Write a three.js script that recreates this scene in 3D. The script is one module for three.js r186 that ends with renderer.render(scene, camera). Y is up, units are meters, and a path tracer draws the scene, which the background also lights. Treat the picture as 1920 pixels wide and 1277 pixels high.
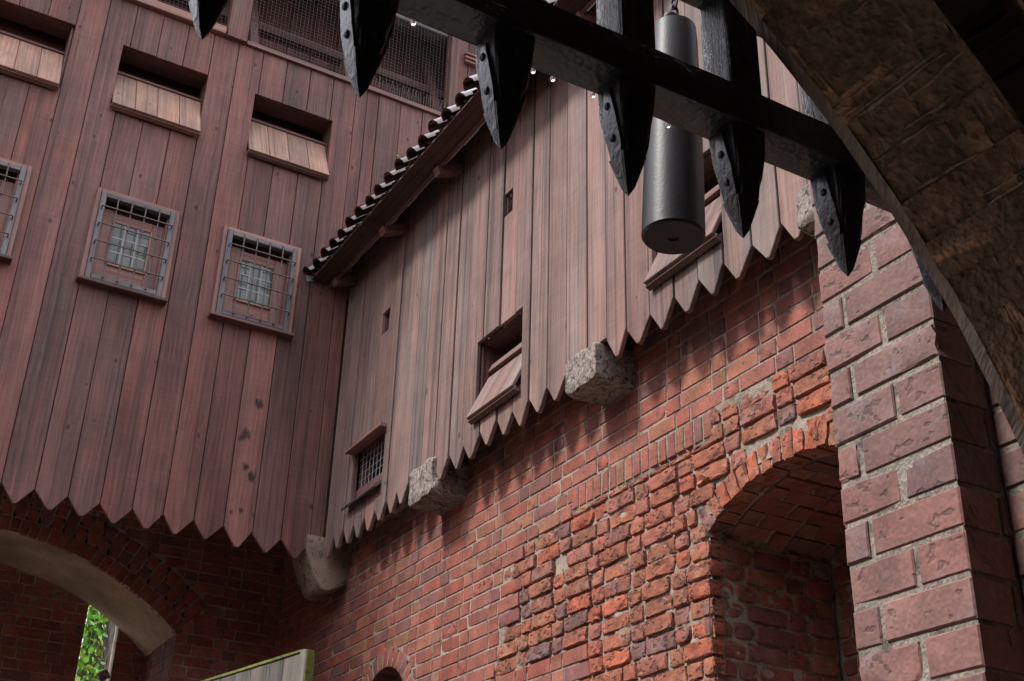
import * as THREE from 'three';
import { mergeGeometries, toCreasedNormals } from 'three/addons/utils/BufferGeometryUtils.js';

// ---------------------------------------------------------------- camera, sky, sun, exposure
const scene = new THREE.Scene();
const H = 1.6;                                   // eye height; heights below are given from the ground as H + ...
const camera = new THREE.PerspectiveCamera(2 * Math.atan(638.5 / 2376) * 180 / Math.PI, 1920 / 1277, 0.05, 400);
{
  const d = Math.PI / 180, yaw = 29.28 * d, pit = 27.79 * d, rol = 1.68 * d;
  const f = new THREE.Vector3(Math.sin(yaw) * Math.cos(pit), Math.sin(pit), -Math.cos(yaw) * Math.cos(pit));
  const r0 = new THREE.Vector3(Math.cos(yaw), 0, Math.sin(yaw)), u0 = new THREE.Vector3().crossVectors(r0, f);
  const r = r0.clone().multiplyScalar(Math.cos(rol)).addScaledVector(u0, Math.sin(rol));
  const u = u0.clone().multiplyScalar(Math.cos(rol)).addScaledVector(r0, -Math.sin(rol));
  camera.position.set(0, H, 0);
  camera.quaternion.setFromRotationMatrix(new THREE.Matrix4().makeBasis(r, u, f.clone().negate()));
  camera.updateMatrixWorld(true);
}
const SKY = .9;
{
  const w = 64, h = 32, a = new Float32Array(w * h * 4);
  for (let j = 0; j < h; j++) for (let i = 0; i < w; i++) {
    const el = ((j + .5) / h - .5) * Math.PI, s = Math.sin(el);
    const l = s > 0 ? (1 + 2 * s) / 3 : .22;
    const k = (j * w + i) * 4;
    a[k] = SKY * l * .96; a[k + 1] = SKY * l * .97; a[k + 2] = SKY * l * 1.06; a[k + 3] = 1;
  }
  const t = new THREE.DataTexture(a, w, h, THREE.RGBAFormat, THREE.FloatType);
  t.mapping = THREE.EquirectangularReflectionMapping; t.magFilter = THREE.LinearFilter; t.needsUpdate = true;
  scene.background = t; scene.environment = t;
}
const sun = new THREE.DirectionalLight(new THREE.Color(1, .96, .91), 1.3);
sun.position.set(-20, 21.6, -8); sun.target.position.set(0, 0, -5);
sun.castShadow = true; sun.shadow.radius = 20; sun.shadow.mapSize.set(2048, 2048);
Object.assign(sun.shadow.camera, { left: -16, right: 16, top: 16, bottom: -16, near: 1, far: 60 });
scene.add(sun, sun.target);
const renderer = new THREE.WebGLRenderer({ antialias: true });
renderer.toneMapping = THREE.LinearToneMapping;
renderer.toneMappingExposure = 4.0;
renderer.shadowMap.enabled = true;

// ---------------------------------------------------------------- helpers
function RNG(s) { let a = s >>> 0; return () => { a = (a + 0x6D2B79F5) >>> 0; let t = a; t = Math.imul(t ^ (t >>> 15), t | 1); t ^= t + Math.imul(t ^ (t >>> 7), t | 61); return ((t ^ (t >>> 14)) >>> 0) / 4294967296; }; }
const R = RNG(7);
const rr = (a, b) => a + (b - a) * R();
const pick = a => a[Math.floor(R() * a.length)];
const clamp = (x, a = 0, b = 1) => Math.min(b, Math.max(a, x));
const sstep = (a, b, x) => { const t = clamp((x - a) / (b - a)); return t * t * (3 - 2 * t); };
function hash(x, y, s) { let h = Math.imul(x | 0, 374761393) + Math.imul(y | 0, 668265263) + Math.imul(s | 0, 974711); h = Math.imul(h ^ (h >>> 13), 1274126177); return ((h ^ (h >>> 16)) >>> 0) / 4294967296; }
function vn(x, y, s, px = 1e6, py = 1e6) {       // value noise, periodic in px, py
  const xi = Math.floor(x), yi = Math.floor(y), fx = x - xi, fy = y - yi, u = fx * fx * (3 - 2 * fx), v = fy * fy * (3 - 2 * fy);
  const m = (a, p) => ((a % p) + p) % p, x0 = m(xi, px), x1 = m(xi + 1, px), y0 = m(yi, py), y1 = m(yi + 1, py);
  return (hash(x0, y0, s) * (1 - u) + hash(x1, y0, s) * u) * (1 - v) + (hash(x0, y1, s) * (1 - u) + hash(x1, y1, s) * u) * v;
}
function fbm(x, y, s, o = 4, px = 1e6, py = 1e6) { let a = 0, w = .5, t = 0; for (let i = 0; i < o; i++) { a += w * vn(x, y, s + i * 17, px, py); t += w; x *= 2; y *= 2; px *= 2; py *= 2; w *= .5; } return a / t; }
function texture(w, h, fn, mx, my, srgb = true) {  // fn(u, v in 0..1) -> [r,g,b] 0..1 or a number; covers mx by my metres
  const a = new Uint8Array(w * h * 4);
  for (let j = 0; j < h; j++) for (let i = 0; i < w; i++) {
    let c = fn((i + .5) / w, (j + .5) / h); if (typeof c === 'number') c = [c, c, c];
    const k = (j * w + i) * 4; for (let q = 0; q < 3; q++) a[k + q] = clamp(c[q]) * 255; a[k + 3] = 255;
  }
  const t = new THREE.DataTexture(a, w, h); t.wrapS = t.wrapT = THREE.RepeatWrapping; t.magFilter = THREE.LinearFilter; t.minFilter = THREE.LinearMipmapLinearFilter; t.generateMipmaps = true;
  if (srgb) t.colorSpace = THREE.SRGBColorSpace; t.repeat.set(1 / mx, 1 / my); t.needsUpdate = true; return t;
}
const names = {};
function numbered(n) { const k = names[n] = (names[n] ?? -1) + 1; return k ? n + '_' + String(k).padStart(3, '0') : n; }
function tag(o, label, category, group, kind) { o.userData.label = label; o.userData.category = category; if (group) o.userData.group = group; if (kind) o.userData.kind = kind; return o; }
function thing(name, label, category, pos = [0, 0, 0], turn = 0, group) {
  const g = new THREE.Group(); g.name = numbered(name); g.position.set(...pos); g.rotation.y = turn; scene.add(g); return tag(g, label, category, group);
}
function sub(name, parent, pos = [0, 0, 0]) { const g = new THREE.Group(); g.name = name; g.position.set(...pos); parent.add(g); return g; }
function mesh(name, geo, mat, parent, pos) {
  const m = new THREE.Mesh(geo, mat); m.name = name; m.castShadow = m.receiveShadow = true; if (pos) m.position.set(...pos); parent.add(m); return m;
}
function structure(name, geo, mat) { const m = mesh(numbered(name), geo, mat, scene); m.userData.kind = 'structure'; return m; }
function box(w, h, d, x = 0, y = 0, z = 0) { const g = new THREE.BoxGeometry(w, h, d); boxUV(g, w, h, d); g.translate(x, y, z); return g; }
function boxUV(g, w, h, d) {                      // uv in metres, the long way of each face along v
  const p = g.attributes.position, n = g.attributes.normal, u = g.attributes.uv, o1 = R() * 7, o2 = R() * 7;
  for (let i = 0; i < p.count; i++) {
    const X = p.getX(i), Y = p.getY(i), Z = p.getZ(i); let a, b;
    if (Math.abs(n.getX(i)) > .5) [a, b] = h >= d ? [Z, Y] : [Y, Z]; else if (Math.abs(n.getY(i)) > .5) [a, b] = w >= d ? [Z, X] : [X, Z]; else [a, b] = h >= w ? [X, Y] : [Y, X];
    u.setXY(i, a + o1, b + o2);
  }
}
// chamfered bar: box with bevelled edges, centred
function bar(w, h, d, c = .004) {
  const s = new THREE.Shape(); s.moveTo(-w / 2 + c, -h / 2 + c); s.lineTo(w / 2 - c, -h / 2 + c); s.lineTo(w / 2 - c, h / 2 - c); s.lineTo(-w / 2 + c, h / 2 - c); s.closePath();
  const g = new THREE.ExtrudeGeometry(s, { depth: d - 2 * c, bevelEnabled: true, bevelSize: c, bevelThickness: c, bevelSegments: 1 }); g.translate(0, 0, -d / 2 + c);
  const p = g.attributes.position, n = g.attributes.normal, u = g.attributes.uv, o1 = R() * 7, o2 = R() * 7;
  for (let i = 0; i < p.count; i++) {
    const X = p.getX(i), Y = p.getY(i), Z = p.getZ(i), ax = Math.abs(n.getX(i)), ay = Math.abs(n.getY(i)), az = Math.abs(n.getZ(i)); let a, b;
    if (ax >= ay && ax >= az) [a, b] = h >= d ? [Z, Y] : [Y, Z]; else if (ay >= az) [a, b] = w >= d ? [Z, X] : [X, Z]; else [a, b] = h >= w ? [X, Y] : [Y, X];
    u.setXY(i, a + o1, b + o2);
  }
  return g;
}
function rod(a, b, r, seg = 6) { const v = new THREE.Vector3(...b).sub(new THREE.Vector3(...a)), g = new THREE.CylinderGeometry(r, r, v.length(), seg); g.applyQuaternion(new THREE.Quaternion().setFromUnitVectors(new THREE.Vector3(0, 1, 0), v.clone().normalize())); g.translate((a[0] + b[0]) / 2, (a[1] + b[1]) / 2, (a[2] + b[2]) / 2); return g; }
const L3 = (r, g, b) => new THREE.Color().setRGB(r, g, b);
const _v = new THREE.Vector3();
function framePos(x, y, z) { _v.set(x, y, z).project(camera); return [_v.x, _v.y, _v.z]; }

// ---------------------------------------------------------------- textures
function woodFn(seed, knots, streak) {
  const kn = []; const q = RNG(seed); for (let i = 0; i < knots; i++) kn.push([q(), q(), .004 + .012 * q()]);
  return (u, v) => {                                // 2 m by 4 m
    let k = 0, warp = 0;
    for (const [a, b, r] of kn) { let dx = Math.abs(u - a); dx = Math.min(dx, 1 - dx) * 2; let dy = Math.abs(v - b); dy = Math.min(dy, 1 - dy) * 4; const d = Math.hypot(dx, dy * .6) / r; if (d < 6) { k = Math.max(k, 1 - sstep(.5, 1.5, d)); warp += Math.exp(-d * d * .12) * .25; } }
    const lo = fbm(u * 8, v * 4, seed, 3, 8, 4), g1 = fbm(u * 90 + warp * 3, v * 2, seed + 5, 3, 90, 2), g2 = vn(u * 400, v * 24, seed + 9, 400, 24);
    const ring = .5 + .5 * Math.sin((u * 46 + 5 * fbm(u * 10, v * 3, seed + 3, 3, 10, 3) + warp * 6) * 6.283);
    const dark = sstep(.62, .8, fbm(u * 60, v * 1, seed + 21, 3, 60, 1)) * streak;
    const saw = vn(u * 12, v * 420, seed + 31, 12, 420);
    return { l: .62 + .34 * (lo - .5) + .16 * (g1 - .5) + .10 * (g2 - .5) + .05 * (ring - .5) + .05 * (saw - .5) - .2 * dark - .32 * k + .10 * (fbm(u * 22, v * 30, seed + 41, 4, 22, 30) - .5), lo, g1, g2, k, dark };
  };
}
const wA = woodFn(11, 34, .5), wB = woodFn(47, 16, .6);
const texWoodA = texture(1024, 1024, (u, v) => { const w = wA(u, v), l = w.l * 1.22; const h = fbm(u * 20, v * 12, 77, 3, 20, 12) - .5; return [l * (1.02 + .1 * h), l * (1 - .05 * h), l * (1 - .1 * h)]; }, 2, 4);
const bumpWoodA = texture(1024, 1024, (u, v) => { const w = wA(u, v); return .5 + .5 * (w.g1 - .5) + .45 * (w.g2 - .5) - .3 * w.dark - .2 * w.k; }, 2, 4, false);
const texWoodB = texture(1024, 1024, (u, v) => { const w = wB(u, v), l = (.12 + w.l) * 1.15; const h = fbm(u * 26, v * 5, 91, 3, 26, 5) - .5; return [l * (1 + .12 * h), l * (1 - .02 * h), l * (1 - .1 * h)]; }, 2, 4);
const bumpWoodB = texture(1024, 1024, (u, v) => { const w = wB(u, v); return .5 + .6 * (w.g1 - .5) + .5 * (w.g2 - .5) - .4 * w.dark; }, 2, 4, false);
const knotAt = [[.165, 1.33, .03], [.085, 1.02, .034], [.05, .985, .022], [.125, .73, .022], [.18, .655, .03], [.13, .335, .016]];   // metres on the knotty board
const texKnotty = texture(128, 2048, (u, v) => { const w = wA(u * .13, v * 1.3 % 1), x = u * .26, y = v * 5.2; let k = 0; for (const [a, b, r] of knotAt) k = Math.max(k, (1 - sstep(.25, 1.1, Math.hypot(x - a, (y - b) * .75) / r / 1.5 + 1.1 * (fbm(x * 60, y * 25, 19, 4) - .5)))); const l = w.l * 1.25 * (1 - .68 * k); return [l, l * (1 - .1 * k), l * (1 - .16 * k)]; }, .26, 5.2);
const texBrick = texture(512, 512, (u, v) => { const a = fbm(u * 8, v * 8, 5, 5, 8, 8), b = vn(u * 120, v * 120, 6, 120, 120), pit = sstep(.7, .78, fbm(u * 36, v * 40, 8, 3, 36, 40)), pale = sstep(.58, .75, fbm(u * 10, v * 14, 12, 4, 10, 14)); const l = .74 + .3 * (a - .5) + .14 * (b - .5) - .15 * pit; return [l * (1 + .02 * pale), l * (1 + .12 * pale), l * (1 + .18 * pale)]; }, 1, 1);
const bumpBrick = texture(512, 512, (u, v) => .55 + .35 * (fbm(u * 24, v * 24, 5, 4, 24, 24) - .5) + .2 * (vn(u * 150, v * 150, 6, 150, 150) - .5) - .4 * sstep(.7, .78, fbm(u * 36, v * 40, 8, 3, 36, 40)), 1, 1, false);
const texRough = texture(512, 512, (u, v) => { const a = fbm(u * 14, v * 14, 25, 5, 14, 14), b = vn(u * 140, v * 140, 26, 140, 140), pit = sstep(.6, .72, fbm(u * 30, v * 44, 28, 3, 30, 44)), pale = sstep(.6, .78, fbm(u * 9, v * 9, 33, 4, 9, 9)); const l = .74 + .42 * (a - .5) + .2 * (b - .5) - .22 * pit; return [l, l * (1 + .16 * pale), l * (1 + .26 * pale)]; }, 1, 1);
const bumpRough = texture(512, 512, (u, v) => .55 + .7 * (fbm(u * 20, v * 26, 25, 5, 20, 26) - .5) - .4 * sstep(.6, .72, fbm(u * 30, v * 44, 28, 3, 30, 44)), 1, 1, false);
const texMortar = texture(512, 512, (u, v) => { const a = fbm(u * 6, v * 6, 41, 4, 6, 6), b = vn(u * 200, v * 200, 42, 200, 200), d = sstep(.6, .75, fbm(u * 18, v * 18, 44, 4, 18, 18)); const l = .78 + .3 * (a - .5) + .22 * (b - .5) - .22 * d; return [l, l * .985, l * .96]; }, 1, 1);
const bumpMortar = texture(512, 512, (u, v) => .5 + .6 * (fbm(u * 40, v * 40, 42, 4, 40, 40) - .5) + .3 * (vn(u * 200, v * 200, 42, 200, 200) - .5), 1, 1, false);
const texGranite = texture(512, 512, (u, v) => { const a = vn(u * 64, v * 64, 51, 64, 64), b = vn(u * 110, v * 110, 52, 110, 110), d = sstep(.6, .7, fbm(u * 44, v * 44, 53, 2, 44, 44)); const l = .74 + .2 * (a - .5) + .3 * (b - .5) - .28 * d; return [l * 1.02, l, l * .98]; }, 1, 1);
const bumpGranite = texture(512, 512, (u, v) => .5 + .9 * (fbm(u * 26, v * 26, 55, 4, 26, 26) - .5), 1, 1, false);
const bumpIron = texture(512, 512, (u, v) => .5 + .7 * (fbm(u * 16, v * 5, 61, 5, 16, 5) - .5) + .35 * (fbm(u * 50, v * 50, 63, 3, 50, 50) - .5), .5, .5, false);
const texIron = texture(512, 512, (u, v) => .72 + .5 * (fbm(u * 12, v * 6, 65, 5, 12, 6) - .5) + .2 * (vn(u * 90, v * 90, 66, 90, 90) - .5), .5, .5);
const bumpTar = texture(512, 512, (u, v) => .5 + .5 * (vn(u * 110, v * 110, 68, 110, 110) - .5) + .5 * (fbm(u * 90, v * 90, 69, 3, 90, 90) - .5), .5, .5, false);
const texPlaster = texture(512, 512, (u, v) => { const a = fbm(u * 5, v * 5, 71, 5, 5, 5), b = vn(u * 90, v * 90, 72, 90, 90); const l = .76 + .4 * (a - .5) + .08 * (b - .5); return [l, l * .98, l * .94]; }, 2, 2);
const bumpPlaster = texture(512, 512, (u, v) => .5 + .6 * (fbm(u * 14, v * 14, 73, 5, 14, 14) - .5), 2, 2, false);
const smearFn = (u, v) => { const big = sstep(.42, .62, fbm(u * 2, v * 3, 80, 3, 2, 3)), m = sstep(.5, .6, fbm(u * 4, v * 30, 81, 5, 4, 30)) * big, grit = fbm(u * 60, v * 60, 84, 3, 60, 60); return [m * (.5 + .6 * grit), grit, big]; };
const texSmear = texture(512, 512, (u, v) => { const [m, grit] = smearFn(u, v), l = .5 + .34 * (fbm(u * 8, v * 12, 82, 5, 8, 12) - .5) + .25 * (grit - .5); return [l * (1 - m) + .95 * m, l * .92 * (1 - m) + .82 * m, l * .84 * (1 - m) + .7 * m]; }, .9, .9);
const bumpSmear = texture(512, 512, (u, v) => { const [m, grit] = smearFn(u, v); return .35 + .35 * m + .5 * (grit - .5) + .3 * (fbm(u * 12, v * 24, 83, 4, 12, 24) - .5); }, .9, .9, false);
const texBark = texture(256, 512, (u, v) => { const a = fbm(u * 24, v * 7, 85, 4, 24, 7); const l = .7 + .7 * (a - .5); return [l, l * .97, l * .95]; }, .5, 1);

// ---------------------------------------------------------------- materials
const std = (c, o) => new THREE.MeshStandardMaterial({ color: c, ...o });
const tints = (base, n, dv, dh, o, seed) => { const q = RNG(seed); return Array.from({ length: n }, () => { const k = 1 + dv * (q() - .5) * 2, h = dh * (q() - .5) * 2; return std(L3(base[0] * k * (1 + h * .3), base[1] * k * (1 - h * .35), base[2] * k * (1 - h * .5)), o); }); };
const woodLeft = tints([.19, .085, .07], 11, .10, .18, { map: texWoodA, bumpMap: bumpWoodA, bumpScale: .002, roughness: .8 }, 3);
const woodRight = tints([.215, .137, .118], 13, .13, .22, { map: texWoodB, bumpMap: bumpWoodB, bumpScale: .003, roughness: .8 }, 4);
const woodPale = std(L3(.36, .205, .145), { map: texWoodA, bumpMap: bumpWoodA, bumpScale: .002, roughness: .6 });
const woodKnotty = std(L3(.26, .105, .083), { map: texKnotty, bumpMap: bumpWoodA, bumpScale: .002, roughness: .6 });
const woodDark = std(L3(.17, .08, .066), { map: texWoodA, bumpMap: bumpWoodA, bumpScale: .002, roughness: .7 });
const woodTar = std(L3(.10, .055, .046), { map: texWoodA, bumpMap: bumpWoodA, bumpScale: .002, roughness: .95 });
const woodGrey = std(L3(.16, .142, .15), { map: texWoodB, bumpMap: bumpWoodB, bumpScale: .003, roughness: .75 });
const woodTrim = std(L3(.29, .135, .105), { map: texWoodB, bumpMap: bumpWoodB, bumpScale: .002, roughness: .6 });
const woodMoss = std(L3(.20, .22, .05), { map: texMortar, bumpMap: bumpMortar, bumpScale: .006, roughness: .95 });
const woodLeaf = tints([.15, .13, .11], 5, .3, .3, { map: texWoodB, bumpMap: bumpWoodB, bumpScale: .003, roughness: .75 }, 8);
const B = (base, n, dv, dh, seed, rough) => tints(base, n, dv, dh, rough ? { map: texRough, bumpMap: bumpRough, bumpScale: .012, roughness: .9 } : { map: texBrick, bumpMap: bumpBrick, bumpScale: .003, roughness: .8 }, seed);
const brickSmooth = [...B([.39, .115, .076], 8, .16, .3, 21), ...B([.29, .10, .082], 3, .18, .2, 22), ...B([.45, .145, .08], 2, .12, .3, 23)];
const brickRough = [...B([.44, .132, .07], 10, .2, .35, 24, 1), ...B([.40, .135, .09], 4, .15, .2, 25, 1), ...B([.25, .115, .095], 1, .2, .2, 26, 1)];
const brickPillar = [...B([.36, .16, .135], 8, .2, .3, 27), ...B([.27, .13, .12], 2, .15, .2, 29)];
for (const m of brickPillar) m.bumpScale = .004;
const mortarMat = std(L3(.38, .32, .27), { map: texMortar, bumpMap: bumpMortar, bumpScale: .006, roughness: .95 });
const mortarPillar = std(L3(.34, .305, .265), { map: texMortar, bumpMap: bumpMortar, bumpScale: .008, roughness: .95 });
const granite = std(L3(.32, .272, .25), { map: texGranite, bumpMap: bumpGranite, bumpScale: .005, roughness: .9 });
const sandstone = std(L3(.36, .265, .21), { map: texMortar, bumpMap: bumpMortar, bumpScale: .006, roughness: .95 });
const plaster = std(L3(.66, .50, .37), { map: texPlaster, bumpMap: bumpPlaster, bumpScale: .006, roughness: .95 });
const plasterGrey = std(L3(.42, .37, .32), { map: texPlaster, bumpMap: bumpPlaster, bumpScale: .01, roughness: .95 });
const tarred = std(L3(.04, .041, .05), { map: texIron, bumpMap: bumpIron, bumpScale: .006, roughness: .34 });
const iron = std(L3(.045, .045, .055), { map: texIron, bumpMap: bumpIron, bumpScale: .003, roughness: .35, metalness: .3 });
const ironWeight = new THREE.MeshPhysicalMaterial({ color: L3(.017, .018, .024), map: texIron, bumpMap: bumpTar, bumpScale: .00045, roughness: .46, specularIntensity: .6 });
const leadGrey = std(L3(.22, .21, .225), { roughness: .5, metalness: .3 });
const rust = std(L3(.10, .075, .07), { roughness: .6, metalness: .4 });
const tileMats = tints([.10, .045, .036], 6, .4, .4, { map: texBrick, bumpMap: bumpBrick, bumpScale: .002, roughness: .13 }, 31);
const glassPane = std(L3(.055, .07, .055), { roughness: .1, metalness: 0 });
const soil = std(L3(.36, .34, .31), { map: texMortar, bumpMap: bumpMortar, bumpScale: .01, roughness: .9 });

// ---------------------------------------------------------------- bricks
// local x along the wall, y up, z out of the wall; front at z = 0, lower left corner at the origin
function brickGeo(L, h, D, seed, rough = 0, nx = 3, ny = 2) {
  const q = RNG(seed), c = rough ? .005 : .004;
  const xs = [0, c], ys = [0, c]; for (let i = 1; i < nx; i++) xs.push(c + (L - 2 * c) * i / nx); xs.push(L - c, L); for (let i = 1; i < ny; i++) ys.push(c + (h - 2 * c) * i / ny); ys.push(h - c, h);
  const W = xs.length, Hn = ys.length, P = [], U = [], I = [], uo = q() * 5, vo = q() * 5, idx = (i, j) => j * W + i;
  const ec = rough * .012;
  const cornerCut = [0, 1, 2, 3].map(() => rough ? q() * .011 * rough : q() < .12 ? q() * .012 : 0);
  for (let j = 0; j < Hn; j++) for (let i = 0; i < W; i++) {
    let x = xs[i], y = ys[j]; const ex = i === 0 || i === W - 1, ey = j === 0 || j === Hn - 1;
    const near = Math.min(x, L - x, y, h - y);
    let z = (ex || ey) ? -c : 0;
    z -= rough * (.007 * q() + (q() < .12 ? .012 * q() : 0)) + (rough ? 0 : .0008 * q());
    if (rough || 1) { const a = rough ? 1 : .22; const sx = x < L / 2 ? 1 : -1, sy = y < h / 2 ? 1 : -1; if (near < c * 1.5) { if (i < 2 || i > W - 3) x += sx * a * .006 * q(); if (j < 2 || j > Hn - 3) y += sy * a * .005 * q(); } }
    const ci = (x > L / 2 ? 1 : 0) + (y > h / 2 ? 2 : 0); if ((i < 2 || i > W - 3) && (j < 2 || j > Hn - 3)) { x += (x < L / 2 ? 1 : -1) * cornerCut[ci] * .6; y += (y < h / 2 ? 1 : -1) * cornerCut[ci] * .4; z -= cornerCut[ci] * .6; }
    P.push(x, y, z); U.push(xs[i] + uo, ys[j] + vo);
  }
  for (let j = 0; j < Hn - 1; j++) for (let i = 0; i < W - 1; i++) { const a = idx(i, j), b = idx(i + 1, j), d = idx(i, j + 1), e = idx(i + 1, j + 1); if ((i + j) & 1) I.push(a, b, e, a, e, d); else I.push(a, b, d, b, e, d); }
  const ring = []; for (let i = 0; i < W - 1; i++) ring.push(idx(i, 0)); for (let j = 0; j < Hn - 1; j++) ring.push(idx(W - 1, j)); for (let i = W - 1; i > 0; i--) ring.push(idx(i, Hn - 1)); for (let j = Hn - 1; j > 0; j--) ring.push(idx(0, j));
  const base = P.length / 3; ring.forEach(k => { P.push(P[3 * k], P[3 * k + 1], -D); const X = P[3 * k], Y = P[3 * k + 1]; U.push(uo + X + (X < .01 || X > L - .01 ? D : 0), vo + Y + (Y < .01 || Y > h - .01 ? D : 0)); });
  const n = ring.length; for (let k = 0; k < n; k++) { const a = ring[k], b = ring[(k + 1) % n], d = base + k, e = base + (k + 1) % n; I.push(a, d, b, b, d, e); }
  let g = new THREE.BufferGeometry(); g.setAttribute('position', new THREE.Float32BufferAttribute(P, 3)); g.setAttribute('uv', new THREE.Float32BufferAttribute(U, 2)); g.setIndex(I);
  g = toCreasedNormals(g, rough ? .62 : .5); return g;
}
const variants = {};
function brickVariant(L, h, D, rough) {            // a few shared shapes for each size
  const key = [Math.round(L * 100), Math.round(h * 500), Math.round(D * 100), rough].join();
  const v = variants[key] ??= { n: 0, g: [] }; v.n++;
  const max = rough ? 9 : 5; if (v.g.length < max) v.g.push(brickGeo(Math.round(L * 100) / 100, Math.round(h * 500) / 500, D, 1000 + Object.keys(variants).length * 31 + v.g.length * 7, rough, rough ? (L > .18 ? 6 : 3) : (L > .18 ? 2 : 1), rough ? 3 : 1));
  return [v.g[Math.floor(R() * v.g.length)], L / (Math.round(L * 100) / 100), h / (Math.round(h * 500) / 500)];
}
// list: {s, y, L, h, D, mat, rough, dz, rot}; the `limit` that show largest become parts, the others one joined part
function addBricks(parent, list, limit = 300, name = 'brick') {
  parent.updateWorldMatrix(true, false);
  for (const b of list) {
    const p = _v.set(b.s + b.L / 2, b.y + b.h / 2, 0).applyMatrix4(parent.matrixWorld), x = p.x, y = p.y, z = p.z, d = Math.hypot(x, y - H, z);
    const f = framePos(x, y, z); b.show = (Math.abs(f[0]) < 1.03 && Math.abs(f[1]) < 1.04 && f[2] < 1 ? 1 : .001) * b.L * b.h / d / d / d;
  }
  const order = [...list].sort((a, b) => b.show - a.show), rest = [];
  order.forEach((b, i) => {
    const [g, sx, sy] = brickVariant(b.L, b.h, b.D ?? .06, b.rough ?? 0);
    const m = new THREE.Matrix4().compose(new THREE.Vector3(b.s, b.y, b.dz ?? 0), new THREE.Quaternion().setFromEuler(new THREE.Euler(b.tx ?? 0, b.ty ?? 0, b.rot ?? 0)), new THREE.Vector3(sx, sy, 1));
    if (i < limit) { const k = mesh(name, g, b.mat, parent); k.position.setFromMatrixPosition(m); k.rotation.set(b.tx ?? 0, b.ty ?? 0, b.rot ?? 0); k.scale.set(sx, sy, 1); }
    else { const c = g.clone().applyMatrix4(m), n = c.attributes.position.count, a = new Float32Array(n * 3); for (let q = 0; q < n; q++) { a[3 * q] = b.mat.color.r; a[3 * q + 1] = b.mat.color.g; a[3 * q + 2] = b.mat.color.b; } c.setAttribute('color', new THREE.BufferAttribute(a, 3)); (rest[b.rough ? 1 : 0] ??= []).push(c); }
  });
  rest.forEach((gs, i) => { if (!gs) return; const m = mesh(i ? 'farther_worn_bricks' : 'farther_bricks', mergeGeometries(gs), new THREE.MeshStandardMaterial({ vertexColors: true, map: i ? texRough : texBrick, bumpMap: i ? bumpRough : bumpBrick, bumpScale: i ? .008 : .003, roughness: .85 }), parent); m.userData.kind = 'stuff'; });
}
// courses of alternating stretchers and headers between s0 and s1; cut(y) gives blocked intervals of s
function courses(s0, s1, y0, y1, opt) {
  const { ch = .101, S = .265, Hd = .126, j = .011, blocked = () => [], D = .06 } = opt, out = [];
  let row = Math.round(y0 / ch * 7) & 1;
  for (let y = y0; y < y1 - .02; y += ch, row++) {
    let s = s0 - (row & 1 ? (S + Hd) / 2 + rr(-.03, .03) : rr(0, .05)) - .1, k = row & 1;
    const hh = ch - j;
    while (s < s1) {
      let L = (k++ & 1 ? Hd : S) * (1 + rr(-.05, .05)); let a = Math.max(s, s0), b = Math.min(s + L, s1); s += L + j;
      let segs = [[a, b]];
      for (const [p, q] of blocked(y, y + hh)) segs = segs.flatMap(([u, v]) => q <= u || p >= v ? [[u, v]] : [[u, p], [q, v]].filter(([m, n]) => n > m));
      for (const [u, v] of segs) if (v - u > .035) out.push({ s: u, y: y + j / 2, L: v - u, h: Math.min(hh, y1 - y - j / 2), D });
    }
  }
  return out;
}
// mortar bed: a grid set back behind the brick faces
function bed(s0, s1, y0, y1, step, depth, hole = () => false, smooth) {
  const nx = Math.ceil((s1 - s0) / step), ny = Math.ceil((y1 - y0) / step), P = [], U = [], I = [];
  for (let j = 0; j <= ny; j++) for (let i = 0; i <= nx; i++) { const s = s0 + (s1 - s0) * i / nx, y = y0 + (y1 - y0) * j / ny; P.push(s, y, depth(s, y)); U.push(s, y); }
  for (let j = 0; j < ny; j++) for (let i = 0; i < nx; i++) { const s = s0 + (s1 - s0) * (i + .5) / nx, y = y0 + (y1 - y0) * (j + .5) / ny; if (hole(s, y)) continue; const a = j * (nx + 1) + i; I.push(a, a + 1, a + nx + 2, a, a + nx + 2, a + nx + 1); }
  const g = new THREE.BufferGeometry(); g.setAttribute('position', new THREE.Float32BufferAttribute(P, 3)); g.setAttribute('uv', new THREE.Float32BufferAttribute(U, 2)); g.setIndex(I); g.computeVertexNormals(); return g;
}
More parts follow.
